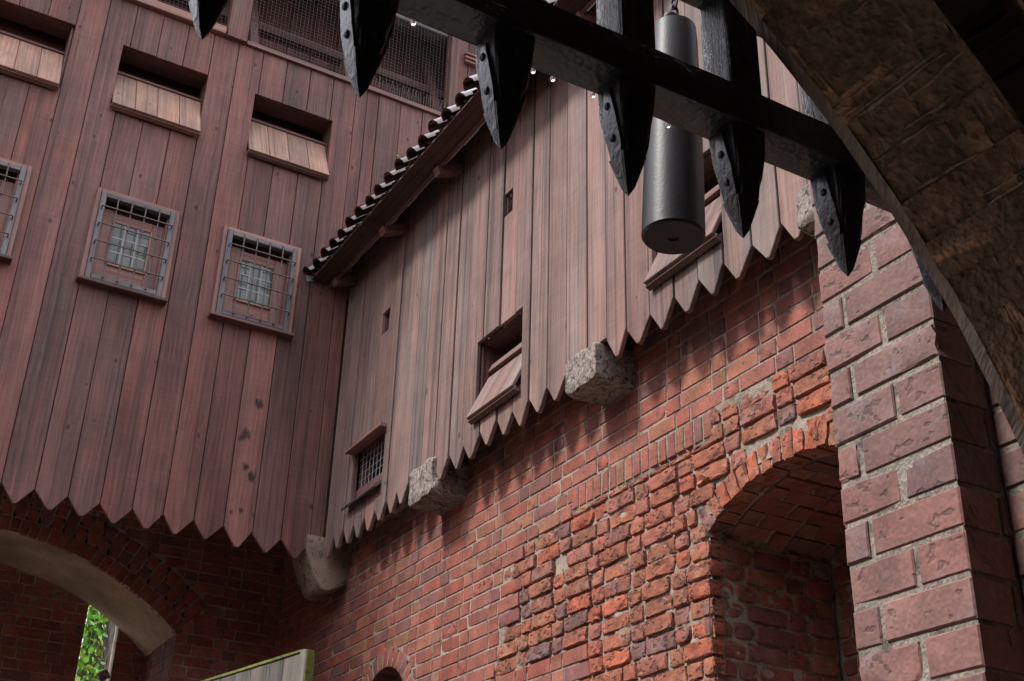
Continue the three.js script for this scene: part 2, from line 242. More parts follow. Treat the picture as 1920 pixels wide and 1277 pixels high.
// wedge brick of an arch: centre (cs, cy), radii r0..r1, angles a0..a1, front z, depth D
function voussoir(cs, cy, r0, r1, a0, a1, D, seed, rough = 0) {
  const q = RNG(seed), jit = rough ? .008 : .002, P = [], U = [], I = [], uo = q() * 5, n = 3, m = 4, front = [];
  for (let j = 0; j <= n; j++) for (let i = 0; i <= m; i++) {
    const edge = i === 0 || j === 0 || i === m || j === n, t = j / n, r = r0 + (r1 - r0) * i / m, a = a0 + (a1 - a0) * t;
    const x = cs + r * Math.cos(a) + jit * (q() - .5), y = cy + r * Math.sin(a) + jit * (q() - .5);
    P.push(x, y, (edge ? -.005 : 0) - rough * .012 * q()); U.push(uo + r, uo + (a - a0) * r0);
  }
  const id = (i, j) => j * (m + 1) + i; for (let j = 0; j < n; j++) for (let i = 0; i < m; i++) I.push(id(i, j), id(i + 1, j), id(i + 1, j + 1), id(i, j), id(i + 1, j + 1), id(i, j + 1));
  const ring = []; for (let i = 0; i < m; i++) ring.push(id(i, 0)); for (let j = 0; j < n; j++) ring.push(id(m, j)); for (let i = m; i > 0; i--) ring.push(id(i, n)); for (let j = n; j > 0; j--) ring.push(id(0, j));
  const base = P.length / 3; ring.forEach(k => { P.push(P[3 * k], P[3 * k + 1], -D); U.push(U[2 * k] + .1, U[2 * k + 1] + D); });
  ring.forEach((a, k) => { const b = ring[(k + 1) % ring.length], d = base + k, e = base + (k + 1) % ring.length; I.push(a, d, b, b, d, e); });
  let g = new THREE.BufferGeometry(); g.setAttribute('position', new THREE.Float32BufferAttribute(P, 3)); g.setAttribute('uv', new THREE.Float32BufferAttribute(U, 2)); g.setIndex(I); return toCreasedNormals(g, .7);
}
// a surface swept along an arc, z from z0 to z1
function vaultGeo(cs, cy, r, a0, a1, z0, z1, n = 40, m = 8, rough = 0) {
  const P = [], U = [], I = [];
  for (let j = 0; j <= m; j++) for (let i = 0; i <= n; i++) { const a = a0 + (a1 - a0) * i / n, z = z0 + (z1 - z0) * j / m, k = r + rough * (fbm(a * r * 5, z * 5, 99) - .5); P.push(cs + k * Math.cos(a), cy + k * Math.sin(a), z); U.push(a * r, z); }
  for (let j = 0; j < m; j++) for (let i = 0; i < n; i++) { const a = j * (n + 1) + i; I.push(a, a + n + 1, a + 1, a + 1, a + n + 1, a + n + 2); }
  const g = new THREE.BufferGeometry(); g.setAttribute('position', new THREE.Float32BufferAttribute(P, 3)); g.setAttribute('uv', new THREE.Float32BufferAttribute(U, 2)); g.setIndex(I); g.computeVertexNormals(); return g;
}
// rough-hewn block, centred at the origin
function stoneGeo(w, h, d, seed, amp = .02, n = 9) {
  const g = new THREE.BoxGeometry(w, h, d, n, n, n), p = g.attributes.position, N = g.attributes.normal, u = g.attributes.uv; const o = RNG(seed)() * 50;
  for (let i = 0; i < p.count; i++) {
    let x = p.getX(i), y = p.getY(i), z = p.getZ(i);
    const ed = k => Math.pow(Math.abs(k), 10); const r = 1 - .035 * (ed(x / w * 2) * ed(y / h * 2) + ed(x / w * 2) * ed(z / d * 2) + ed(z / d * 2) * ed(y / h * 2));
    const f = fbm(x * 11 + o, y * 11 + z * 13, 3, 3) - .5, f2 = fbm(z * 12 + o, x * 12 - y * 9, 8, 3) - .5;
    { const nx = Math.abs(N.getX(i)), ny = Math.abs(N.getY(i)); u.setXY(i, (nx > .5 ? z : x) + o, (ny > .5 ? z : y) + o); } p.setXYZ(i, x * r + amp * f, y * r + amp * f2, z * r + amp * (f + f2));
  }
  g.computeVertexNormals(); return toCreasedNormals(g, .6);
}
// a plank cut to an outline, front at z = 0; edge gap already taken off
function plankGeo(pts, t = .03, bev = .0035) {
  const s = new THREE.Shape(pts.map(p => new THREE.Vector2(...p)));
  const g = new THREE.ExtrudeGeometry(s, { depth: t - 2 * bev, bevelEnabled: true, bevelSize: bev, bevelOffset: -bev, bevelThickness: bev, bevelSegments: 1 }); g.translate(0, 0, -t + bev);
  const u = g.attributes.uv, p = g.attributes.position, a = R() * 9, b = R() * 9; for (let i = 0; i < u.count; i++) u.setXY(i, p.getX(i) + p.getZ(i) + a, p.getY(i) + b);
  return g;
}
// outline of a pale with a blunt point, with rectangular openings bitten out; returns one or two outlines
function paleOutlines(a, b, tip, notch, top, holes, point = true) {
  const m = (a + b) / 2 + rr(-.012, .012), e = .009 + R() * .008, full = [], side = [];
  for (let [h0, h1, q0, q1] of holes) {
    if (h1 <= a + .012 || h0 >= b - .012) continue;
    const L = h0 <= a + .03, Rt = h1 >= b - .03;
    if (L && Rt) full.push([q0, q1]); else if (L) side.push([-1, h1, q0, q1]); else if (Rt) side.push([1, h0, q0, q1]);
    else side.push([1, h0, q0, q1]);
  }
  full.sort((p, q) => p[0] - q[0]); side.sort((p, q) => p[2] - q[2]);
  const out = []; let y = null;
  for (let k = 0; k <= full.length; k++) {
    const lo = y, hi = k < full.length ? full[k][0] : top, pts = lo === null ? (point ? [[a, notch], [m - e, tip], [m + e, tip], [b, notch]] : [[a, tip], [b, tip]]) : [[a, lo], [b, lo]], from = lo ?? tip;
    for (const [d, x, p, q] of side) if (d > 0 && p > from && q < hi) pts.push([b, p], [x, p], [x, q], [b, q]);
    pts.push([b, hi], [a, hi]);
    for (const [d, x, p, q] of [...side].reverse()) if (d < 0 && p > from && q < hi) pts.push([a, q], [x, q], [x, p], [a, p]);
    out.push(pts); if (k < full.length) y = full[k][1];
  }
  return out;
}

// ================================================================ SETTING
const ground = structure('ground', new THREE.PlaneGeometry(240, 240, 1, 1).rotateX(-Math.PI / 2), soil);
{ const u = ground.geometry.attributes.uv; for (let i = 0; i < u.count; i++) u.setXY(i, u.getX(i) * 240, u.getY(i) * 240); }

// ================================================================ RIGHT: brick wall with niche, below the timber gallery
{
  const wall = thing('brick_wall', 'sunlit red brick wall with a worn orange patch, below the pointed boards', 'wall', [4, 0, 0], -Math.PI / 2);
  const J = H + 3.204, ch = .101;
  const y0 = J - 48 * ch < 0 ? J - 47 * ch : J - 48 * ch;
  const nC = [-4.355, H + 1.248], nR = 1.186, nSpring = H + 2.20, nL = -4.985, nRt = -3.72, ringN = .15;
  const wC = [-8.98, H + 1.86], wR = .43, ringW = .14;
  const arcHalf = (c, r, y) => { const d = y - c[1]; return Math.abs(d) < r ? Math.sqrt(r * r - d * d) : 0; };
  const soldier = [-6.31, -4.94, H + 2.745, H + 2.901];
  const blocked = (ya, yb) => {
    const out = [], ym = (ya + yb) / 2;
    if (ym < nSpring) out.push([nL, nRt]); else { const k = Math.min(arcHalf(nC, nR + ringN - .015, ym), (ym - nC[1]) * (nC[0] - nL) / (nSpring - nC[1]) + .01); if (k) out.push([nC[0] - k, nC[0] + k]); }
    if (ym < wC[1]) out.push([wC[0] - wR, wC[0] + wR]); else { const k = arcHalf(wC, wR + ringW, ym); if (k) out.push([wC[0] - k, wC[0] + k]); }
    if (yb > soldier[2] + .01 && ya < soldier[3] - .01) out.push([soldier[0], soldier[1]]);
    return out;
  };
  const isRough = (s, y) => {
    const Y = y - H + .05 * (fbm(s * 4, y * 4, 7, 3) - .5), S = s + .12 * (fbm(s * 3 + 9, y * 5, 17, 2) - .5);
    if (S > -4.94) return Y < 2.86;
    if (Y > 2.74) return false;
    if (S < -7.3) return false;
    if (S < -6.31 && Y > 2.68 + (S + 7) * .08) return false;
    if (Y < 1.86) return S > -6.22;
    return S > -7 - clamp((2.45 - Y) * .5, 0, .28);
  };
  const list = courses(-11.6, -2.2, y0, H + 4.0, { blocked, ch });
  const bricks = [];
  for (const b of list) {
    const r = isRough(b.s + b.L / 2, b.y + b.h / 2);
    if (r) {
      if (R() < .012) continue;
      b.rough = R() < .25 ? 1.2 : .6; b.mat = pick(brickRough); b.dz = rr(-.006, .012); b.rot = rr(-.02, .02); b.ty = rr(-.02, .02); b.tx = rr(-.03, .03); b.D = .08;
    } else { if (R() < .1) b.rough = .3; b.mat = pick(brickSmooth); b.dz = rr(-.0015, .0015); b.rot = rr(-.004, .004); }
    bricks.push(b);
  }
  for (let s = soldier[0]; s < soldier[1] - .1; s += .2) bricks.push({ s, y: H + 2.703, L: .19, h: .034, D: .07, mat: pick(brickRough), rough: .7, dz: rr(-.008, .006) });
  for (let s = soldier[0]; s < soldier[1] - .03; s += .083) bricks.push({ s, y: soldier[2] + .005, L: .071, h: soldier[3] - soldier[2] - .014, D: .06, mat: pick(brickSmooth), dz: .001 });
  addBricks(wall, bricks, 300);
  const inHole = (s, y) => (y < nSpring ? s > nL && s < nRt : Math.hypot(s - nC[0], y - nC[1]) < nR + .05 && y < H + 2.5) || (y < wC[1] ? Math.abs(s - wC[0]) < wR : Math.hypot(s - wC[0], y - wC[1]) < wR + .05);
  mesh('mortar', bed(-11.65, -2.2, 0, H + 4.0, .03, (s, y) => isRough(s, y) ? -.012 - .017 * fbm(s * 9, y * 14, 5, 4) + .009 * sstep(.55, .7, fbm(s * 14, y * 14, 61, 3)) : -.005 - .003 * fbm(s * 20, y * 20, 15, 3), inHole), mortarMat, wall);
  mesh('wall_core', box(9.3, H + 4.0, .3, -6.85, (H + 4.0) / 2, -1.25), mortarMat, wall);
  // niche
  const niche = sub('niche', wall);
  const a0 = Math.atan2(nSpring - nC[1], nL - nC[0]), a1 = Math.PI - a0;
  const nv = 17;
  for (let i = 0; i < nv; i++) { const t0 = a0 + (a1 - a0) * i / nv, t1 = a0 + (a1 - a0) * (i + 1) / nv, g = .0055; mesh('arch_brick', voussoir(nC[0], nC[1], nR + rr(-.006, .006), nR + ringN + rr(-.03, .012), t0 - g, t1 + g, .14, 300 + i, 1), pick(brickRough), niche, [0, 0, rr(-.008, .008)]); }
  mesh('arch_mortar', (() => { const g = vaultGeo(nC[0], nC[1], nR + .008, a1 - .02, a0 + .02, -.02, -.86, 24, 6, .02); return g; })(), mortarMat, niche);
  {
    const P = new THREE.Shape(); P.moveTo(nC[0] + (nR + .006) * Math.cos(a0), nC[1] + (nR + .006) * Math.sin(a0)); for (let i = 0; i <= 24; i++) { const t = a0 + (a1 - a0) * i / 24; P.lineTo(nC[0] + (nR + .006) * Math.cos(t), nC[1] + (nR + .006) * Math.sin(t)); } for (let i = 24; i >= 0; i--) { const t = a0 + (a1 - a0) * i / 24; P.lineTo(nC[0] + (nR + ringN + .02) * Math.cos(t), nC[1] + (nR + ringN + .02) * Math.sin(t)); }
    const g = new THREE.ShapeGeometry(P); g.translate(0, 0, -.022); mesh('ring_mortar', g, mortarMat, niche);
  }
  // soffit bricks, jamb bricks, back wall
  for (let i = 0; i < 13; i++) { const t0 = a0 + (a1 - a0) * i / 13, t1 = a0 + (a1 - a0) * (i + 1) / 13; let z = -.15; let k = i & 1; while (z > -.8) { const l = k++ & 1 ? .13 : .25; mesh('soffit_brick', voussoir(nC[0], nC[1], nR + rr(-.008, .004), nR + .06, t0 - .005, t1 + .005, Math.min(l, .86 + z) - .014, 500 + i * 9 + k, 1), pick(brickSmooth), niche, [0, 0, z]); z -= l; } }
  const jamb = sub('niche_side', wall, [nL, 0, 0]); jamb.rotation.y = Math.PI / 2;
  const jl = courses(0, .85, y0, nSpring + .02, { ch, D: .06 }); for (const b of jl) { b.rough = 1; b.mat = pick(brickSmooth); b.dz = rr(-.014, .004); b.rot = rr(-.02, .02); }
  addBricks(jamb, jl.filter(b => b.y > 2.4), 300); mesh('mortar', bed(0, .86, 0, nSpring + .05, .04, (s, y) => -.014 - .012 * fbm(s * 9, y * 9, 3)), mortarMat, jamb);
  const back = sub('niche_back', wall, [0, 0, -.86]);
  const bl = courses(nL, nRt, y0, H + 2.5, { ch, D: .06 }); for (const b of bl) { b.rough = 1; b.mat = pick(brickSmooth); b.dz = rr(-.014, .004); b.rot = rr(-.02, .02); }
  addBricks(back, bl.filter(b => b.y > 2.4), 300); mesh('mortar', bed(nL - .1, nRt + .1, 0, H + 2.6, .05, (s, y) => -.014 - .012 * fbm(s * 9, y * 9, 3)), mortarMat, back);
  mesh('niche_side_far', box(.05, H + 2.5, .86, nRt + .03, (H + 2.5) / 2, -.43), mortarMat, wall);
  // small round-headed window
  const win = sub('arched_window', wall);
  for (let i = 0; i < 17; i++) { const t0 = Math.PI * i / 17, t1 = Math.PI * (i + 1) / 17; mesh('arch_brick', voussoir(wC[0], wC[1], wR, wR + ringW, t0 + .014, t1 - .014, .16, 700 + i), pick(brickSmooth), win, [0, 0, .004]); }
  { const g = new THREE.RingGeometry(wR + .003, wR + ringW + .012, 30, 1, 0, Math.PI); g.translate(wC[0], wC[1], -.001); mesh('ring_mortar', g, mortarMat, win); }
  mesh('reveal', vaultGeo(wC[0], wC[1], wR + .004, Math.PI, 0, -.01, -.5, 24, 3), mortarMat, win);
  for (const k of [-1, 1]) mesh('reveal_side', box(.02, wC[1] - .5, .5, wC[0] + k * (wR + .014), (wC[1] + .5) / 2, -.255), brickSmooth[2], win);
  const wb = courses(wC[0] - wR - .1, wC[0] + wR + .1, y0, wC[1] + wR + .1, { ch }); for (const b of wb) { b.mat = pick(brickSmooth); b.dz = rr(-.004, 0); }
  const wbk = sub('window_back', wall, [0, 0, -.45]); addBricks(wbk, wb.filter(b => b.y > 2.6), 120); mesh('mortar', bed(wC[0] - .6, wC[0] + .6, 1, wC[1] + .6, .2, () => -.006), mortarMat, wbk);
  // granite corbels
  const corbel = (s0, s1, ya, yb, seed, amp) => { const m = mesh('corbel', stoneGeo(s1 - s0, yb - ya, .42, seed, amp, 12), granite, wall, [(s0 + s1) / 2, (ya + yb) / 2, .29 - .21]); m.userData.label = 'rough granite corbel under the boards'; return m; };
  corbel(-5.95, -5.60, H + 3.31, H + 3.555, 1, .012); corbel(-8.15, -7.74, H + 3.265, H + 3.56, 2, .035); corbel(-3.84, -3.50, H + 3.36, H + 3.60, 3, .03);
  { // quarter-round corbel in the corner
    const s = new THREE.Shape(); s.moveTo(0, .5); s.lineTo(0, .11); s.lineTo(-.16, .02); s.quadraticCurveTo(-.24, -.01, -.275, .07); s.quadraticCurveTo(-.36, .22, -.41, .38); s.lineTo(-.41, .5); s.closePath();
    const g = new THREE.ExtrudeGeometry(s, { depth: .36, bevelEnabled: true, bevelSize: .012, bevelThickness: .012, bevelSegments: 2, curveSegments: 12 });
    const m = mesh('corner_corbel', toCreasedNormals(g, .5), sandstone, wall, [-10.24, H + 3.085, 0]); m.scale.set(.95, .9, .95); m.rotation.y = Math.PI / 2; m.userData.label = 'rounded sandstone corbel in the corner';
  }
}

// ================================================================ RIGHT: timber gallery on the corbels
{
  const gal = thing('timber_gallery', 'weathered timber gallery with pointed boards and a tiled eave, above the orange brick wall', 'gallery', [3.75, 0, 0], -Math.PI / 2);
  const tips = [-9.776, -9.583, -9.373, -9.158, -8.956, -8.741, -8.538, -8.344, -8.13, -7.915, -7.698, -7.458, -7.231, -6.976, -6.766, -6.554, -6.352, -6.117, -5.87, -5.627, -5.444, -5.223, -4.98, -4.76, -4.55, -4.321, -4.098, -3.886, -3.66, -3.44, -3.21, -2.99, -2.77, -2.55];
  const edges = [-9.872]; for (let i = 0; i < tips.length - 1; i++) edges.push((tips[i] + tips[i + 1]) / 2); edges.push(-2.44);
  const hatches = [[-9.40, -8.74, H + 3.70, H + 4.17], [-7.19, -6.55, H + 3.66, H + 4.24], [-5.06, -4.43, H + 3.70, H + 4.28]];
  const slits = [[-6.875, -6.75, H + 5.145, H + 5.34], [-9.02, -8.925, H + 5.12, H + 5.335], [-3.6, -3.49, H + 5.14, H + 5.34]];
  const corb = [[-5.95, -5.60], [-8.15, -7.74], [-3.84, -3.5]];
  for (let i = 0; i < tips.length; i++) {
    const a = edges[i] + rr(.004, .009), b = edges[i + 1] - rr(.004, .009), mid = (a + b) / 2;
    const flat = corb.some(([p, q]) => mid > p && mid < q);
    const tipY = H + 3.365 + rr(-.012, .018) - (i < 6 ? .02 : 0), notch = tipY + rr(.125, .15), top = H + 6.25;
    const outs = paleOutlines(a, b, flat ? H + 3.55 : tipY, notch, top, [...hatches, ...slits], !flat);
    const mat = pick(woodRight), dz = rr(-.006, .006), tilt = rr(-.018, .018);
    outs.forEach((o, k) => { const m = mesh('board', plankGeo(o.map(([x, y]) => [x - mid, y]), .032), mat, gal, [mid, 0, dz]); m.rotation.y = tilt; });
  }
  mesh('backing', (() => {                         // inner boarding behind the gaps, open behind the hatches
    const s = new THREE.Shape(); s.moveTo(-9.85, H + 3.57); s.lineTo(-2.44, H + 3.57); s.lineTo(-2.44, H + 6.3); s.lineTo(-9.85, H + 6.3); s.closePath();
    for (const [p, q, c, d] of [...hatches, ...slits]) { const h = new THREE.Path(); h.moveTo(p, c); h.lineTo(p, d); h.lineTo(q, d); h.lineTo(q, c); h.closePath(); s.holes.push(h); }
    const g = new THREE.ExtrudeGeometry(s, { depth: .02, bevelEnabled: false }); g.translate(0, 0, -.075); return g;
  })(), woodDark, gal);
  mesh('floor', box(7.4, .06, 1.2, -6.15, H + 3.79, -.66), woodDark, gal);
  mesh('inner_wall', box(7.4, 2.6, .05, -6.15, H + 4.95, -1.2), woodDark, gal);
  for (const z of [-9.86, -2.45]) mesh('end_wall', box(.03, 2.5, 1.15, z, H + 5.0, -.64), woodDark, gal);
  // hatches
  hatches.forEach(([p, q, c, d], i) => {
    const h = sub('hatch', gal); const w = q - p;
    for (const [x] of [[p - .01], [q + .01]]) mesh('side_board', bar(.02, d - c, .16), woodDark, h, [x, (c + d) / 2, -.12]);
    mesh('head_board', bar(w, .022, .16), woodDark, h, [(p + q) / 2, d + .012, -.12]);
    if (i === 0) {
      mesh('lip', bar(w + .05, .03, .09), woodTrim, h, [(p + q) / 2, d - .01, .02]);
      const sill = mesh('sloping_sill', bar(w + .01, .022, .17), woodRight[1], h, [(p + q) / 2, c - .012, -.0]); sill.rotation.x = .75;
      const gr = sub('wire_grille', h); // one grille
      const parts = []; for (let k = 1; k < 9; k++) parts.push(rod([p + w * k / 9, c, -.07], [p + w * k / 9, d, -.07], .0035)); for (let k = 1; k < 7; k++) parts.push(rod([p, c + (d - c) * k / 7, -.074], [q, c + (d - c) * k / 7, -.074], .0035));
      gr.parent.remove(gr); mesh('wire_grille', mergeGeometries(parts), leadGrey, h);
    } else {
      // tilted flap: foot stands out of the wall, head leans in
      const yb = c - .035, yt = c + .32, zb = .06, zt = -.105, len = Math.hypot(yt - yb, zt - zb), ang = Math.atan2(zt - zb, yt - yb);
      const n = 3, gap = .004; for (let k = 0; k < n; k++) { const m = mesh('flap_board', bar(w / n - gap, len, .024, .003), pick(woodRight), h, [p + w * (k + .5) / n, (yb + yt) / 2, (zb + zt) / 2]); m.rotation.x = ang; }
      const e = mesh('foot_rail', bar(w + .006, .03, .04, .003), woodDark, h, [(p + q) / 2, yb - .012, zb - .03]); e.rotation.x = ang;
      const r = mesh('inner_rail', bar(w, .075, .03, .003), woodRight[3], h, [(p + q) / 2, yt + .075, zt - .01]); r.rotation.x = ang;
    }
  });
  slits.forEach(([p, q, c, d]) => { const s = sub('arrow_slit', gal); mesh('side_board', bar(.012, d - c, .07), woodDark, s, [p - .004, (c + d) / 2, -.066]); mesh('side_board', bar(.012, d - c, .07), woodDark, s, [q + .004, (c + d) / 2, -.066]); mesh('shutter_board', bar(q - p, d - c, .02), woodRight[2], s, [(p + q) / 2 + .0, (c + d) / 2, -.115]); });
  // roof: deck, tiles, fascia, rafters
  const roof = sub('roof', gal);
  const ex = .33, ey = H + 6.02, slope = .72;      // eave: out from the boards, height, roof pitch
  const up = (t) => [ey + Math.sin(slope) * t, ex - Math.cos(slope) * t];
  const deck = mesh('roof_deck', box(8.4, .03, 2.4, 0, 0, 0), woodDark, roof, [-5.72, (up(1.2)[0] + ey) / 2 + 0, 0]); deck.position.set(-5.72, up(1.2)[0], up(1.2)[1]); deck.rotation.x = slope;
  mesh('eave_board', bar(8.4, .02, .19), woodTar, roof, [-5.72, H + 6.0, .285]);
  mesh('eave_lath', bar(8.4, .035, .022), woodDark, roof, [-5.72, H + 5.972, .195]);
  for (let k = 0; k < 8; k++) { const s = -9.72 + k * 1.045, l = .5, c = .42; const r = mesh('rafter', bar(.08, .075, l, .004), woodTrim, gal, [s, H + 5.93 + l / 2 * Math.sin(c), .215 - l / 2 * Math.cos(c)]); r.rotation.x = c; }
  const cover = (() => { const n = 7, P = [], U = [], I = []; const len = .42; for (let j = 0; j <= 1; j++) for (let s = 0; s < 2; s++) for (let i = 0; i <= n; i++) { const a = Math.PI * i / n, r = (j ? .058 : .074) - s * .014, z = j * len; P.push(r * Math.cos(a), r * Math.sin(a) * .95, -z); U.push(a * .08, z); }
    const id = (i, s, j) => (j * 2 + s) * (n + 1) + i; for (let i = 0; i < n; i++) { I.push(id(i, 0, 0), id(i + 1, 0, 0), id(i + 1, 0, 1), id(i, 0, 0), id(i + 1, 0, 1), id(i, 0, 1)); I.push(id(i, 1, 0), id(i + 1, 1, 1), id(i + 1, 1, 0), id(i, 1, 0), id(i, 1, 1), id(i + 1, 1, 1)); I.push(id(i, 0, 0), id(i, 1, 0), id(i + 1, 0, 0), id(i + 1, 0, 0), id(i, 1, 0), id(i + 1, 1, 0)); }
    const g = new THREE.BufferGeometry(); g.setAttribute('position', new THREE.Float32BufferAttribute(P, 3)); g.setAttribute('uv', new THREE.Float32BufferAttribute(U, 2)); g.setIndex(I); return toCreasedNormals(g, .6); })();
  const pan = cover.clone().rotateZ(Math.PI).scale(1.05, .7, 1);
  for (let row = 0; row < 4; row++) for (let k = 0; k < 40; k++) {
    const s = -9.86 + k * .2 + rr(-.008, .008), [y, z] = up(row * .36 - .12);
    const a = mesh('roof_tile', cover, pick(tileMats), roof, [s, y + .085 + rr(-.008, .012), z + rr(-.02, .02)]); a.rotation.x = slope + rr(-.03, .03); a.rotation.z = rr(-.05, .05);
    const b = mesh('roof_tile', pan, pick(tileMats), roof, [s + .1, y + .08, z - .02]); b.rotation.x = slope;
  }
  const gut = mesh('gutter_end', bar(.03, .06, .16), leadGrey, roof, [-9.9, ey + .0, ex + .02]); gut.rotation.x = .3;
}

// ================================================================ FAR: timber gallery across the end of the yard
{
  const gal = thing('timber_gallery', 'tall reddish brown boarded gallery with barred windows and tilted shutters', 'gallery', [0, 0, -9.9]);
  const edges = []; for (let x = -1.69; x < 6; x += .2532) edges.push(x + (x < 3.6 ? 0 : 0));
  const opens = [[.03, .815, H + 7.19, H + 7.92], [1.285, 2.11, H + 7.19, H + 7.89], [2.585, 3.405, H + 7.18, H + 7.87]];
  const wins = [[.02, .768], [1.325, 2.065], [2.475, 3.232]].map(([a, b]) => [a, b, H + 5.33, H + 6.28]);
  const holes = [...opens, ...wins.map(([a, b, c, d]) => [a + .05, b - .05, c + .06, d - .04])];
  const off = 1.219 - .2532 / 2;
  for (let i = -12; i < 20; i++) {
    const a = off + i * .2532 + rr(.002, .005), b = off + (i + 1) * .2532 - rr(.002, .005), mid = (a + b) / 2; if (mid > 5.8) break;
    const inYard = a < 3.7, tip = H + 3.325 + rr(-.012, .012), top = mid > 4.76 ? H + 10.6 : H + 8.40;
    let outs; if (inYard) outs = paleOutlines(a, Math.min(b, 3.745), tip, tip + rr(.13, .155), top, holes); else outs = [[[a, H + 3.6], [b, H + 3.6], [b, top], [a, top]]];
    const knotty = Math.abs(mid - 2.99) < .1, mat = pick(woodLeft), dz = rr(-.004, .004), tl = rr(-.01, .01);
    if (inYard && b > 3.75) outs.push([[3.752, H + 5.9], [b, H + 5.9], [b, top], [3.752, top]]);
    outs.forEach((o, k) => {
      const g = plankGeo(o.map(([x, y]) => [x - mid, y]), .034), m = mesh('board', g, knotty && !k ? woodKnotty : mat, gal, [mid, 0, dz]); m.rotation.y = tl;
      if (knotty && !k) { const u = g.attributes.uv, p = g.attributes.position; for (let q = 0; q < u.count; q++) u.setXY(q, p.getX(q) + p.getZ(q) + .13, p.getY(q) - H - 3.3); m.userData.label = 'paler board with dark knots'; }
    });
  }
  mesh('backing', (() => {
    const s = new THREE.Shape(); s.moveTo(-1.9, H + 3.5); s.lineTo(5.9, H + 3.5); s.lineTo(5.9, H + 8.38); s.lineTo(-1.9, H + 8.38); s.closePath();
    for (const [p, q, c, d] of holes) { const h = new THREE.Path(); h.moveTo(p, c); h.lineTo(p, d); h.lineTo(q, d); h.lineTo(q, c); h.closePath(); s.holes.push(h); }
    const g = new THREE.ExtrudeGeometry(s, { depth: .02, bevelEnabled: false }); g.translate(0, 0, -.075); return g;
  })(), woodDark, gal);
  mesh('floor', box(7.6, .1, 1.7, 2.0, H + 4.15, -.9), woodDark, gal);
  mesh('inner_wall', box(9.6, 6.5, .06, 3.0, H + 7.37, -1.4), woodDark, gal);
  mesh('upper_floor', box(7.7, .06, 1.3, 2.0, H + 8.34, -.73), woodDark, gal); mesh('end_wall', box(.05, 7.2, 1.3, -1.92, H + 7.0, -.7), woodDark, gal);
  // tilted shutters
  opens.forEach(([p, q, c, d]) => {
    const h = sub('hatch', gal), w = q - p; for (const x of [p - .01, q + .01]) mesh('side_board', bar(.02, d - c, .22), woodDark, h, [x, (c + d) / 2, -.15]); mesh('head_board', bar(w, .022, .22), woodDark, h, [(p + q) / 2, d + .012, -.15]);
    const yb = c - .03, yt = c + .47, zb = .075, zt = -.16, len = Math.hypot(yt - yb, zt - zb), ang = Math.atan2(zt - zb, yt - yb), n = 4;
    for (let k = 0; k < n; k++) { const m = mesh('flap_board', bar(w / n - .004, len, .026, .003), k % 2 ? woodPale : woodTrim, h, [p + w * (k + .5) / n, (yb + yt) / 2, (zb + zt) / 2]); m.material = woodPale; m.rotation.x = ang; }
    const e = mesh('foot_rail', bar(w + .006, .03, .045, .003), woodDark, h, [(p + q) / 2, yb - .012, zb - .035]); e.rotation.x = ang;
    const t = mesh('head_rail', bar(w, .04, .05, .003), woodDark, h, [(p + q) / 2, yt + .012, zt + .0]); t.rotation.x = ang;
    mesh('back_board', bar(w + .1, .5, .02), woodLeft[2], h, [(p + q) / 2, d - .1, -.42]);
  });
  // barred windows
  wins.forEach(([p, q, c, d]) => {
    const W = sub('barred_window', gal), w = q - p, hh = d - c, mx = (p + q) / 2, my = (c + d) / 2;
    for (const x of [p + .02, q - .02]) mesh('outer_frame', bar(.04, hh, .05), woodTrim, W, [x, my, .015]);
    mesh('outer_frame', bar(w - .082, .04, .05), woodTrim, W, [mx, d - .02, .014]);
    for (const x of [p + .065, q - .065]) mesh('inner_frame', bar(.045, hh - .07, .07), woodGrey, W, [x, my, .028]);
    mesh('inner_frame', bar(w - .18, .045, .07), woodGrey, W, [mx, d - .065, .027]); mesh('inner_frame', bar(w - .18, .045, .07), woodGrey, W, [mx, c + .065, .027]);
    mesh('sill', bar(w + .03, .03, .10), woodDark, W, [mx, c + .012, .04]);
    // recessed panel around the leaded light
    const pw = .335, ph = .43, x0 = p + .09, x1 = q - .09, y0 = c + .09, y1 = d - .09, z = -.06, px0 = mx - pw / 2, px1 = mx + pw / 2, py0 = my - ph / 2 + .01, py1 = my + ph / 2 + .01;
    const panel = (a, b, e, f, n) => mesh('panel_board', bar(b - a - .002, f - e - .002, .02, .002), woodTrim, W, [(a + b) / 2, (e + f) / 2, z]);
    panel(x0, px0, y0, y1 - .05); panel(px1, x1, y0, y1 - .07); panel(px0, px1, y0, py0); panel(px0, px1, py1, y1 - .07);
    for (const x of [x0, x1]) { const m = mesh('reveal_board', bar(.016, y1 - y0, .12), woodTrim, W, [x, (y0 + y1) / 2, -.05]); }
    const rb = mesh('reveal_board', bar(x1 - x0 - .02, .016, .12), woodTrim, W, [mx, y0, -.05]);
    for (const x of [px0, px1]) mesh('pane_frame', bar(.014, ph, .03, .002), woodPale, W, [x, (py0 + py1) / 2, z + .012]); mesh('pane_frame', bar(pw - .016, .014, .03, .002), woodPale, W, [mx, py0, z + .012]);
    for (let i = 0; i < 3; i++) for (let j = 0; j < 3; j++) { const m = mesh('pane', box(pw / 3 - .012, ph / 3 - .012, .004, 0, 0, 0), glassPane, W, [px0 + pw * (i + .5) / 3, py0 + ph * (j + .5) / 3, z - .004]); m.rotation.set(rr(-.05, .05), rr(-.05, .05), 0); }
    for (let i = 0; i <= 3; i++) { mesh('lead_strip', box(.012, ph, .008, 0, 0, 0), leadGrey, W, [px0 + pw * i / 3, (py0 + py1) / 2, z - .002]); mesh('lead_strip', box(pw, .012, .007, 0, 0, 0), leadGrey, W, [mx, py0 + ph * i / 3, z - .002]); }
    mesh('dark_board', box(w, hh, .01, mx, my, -.14), woodDark, W);
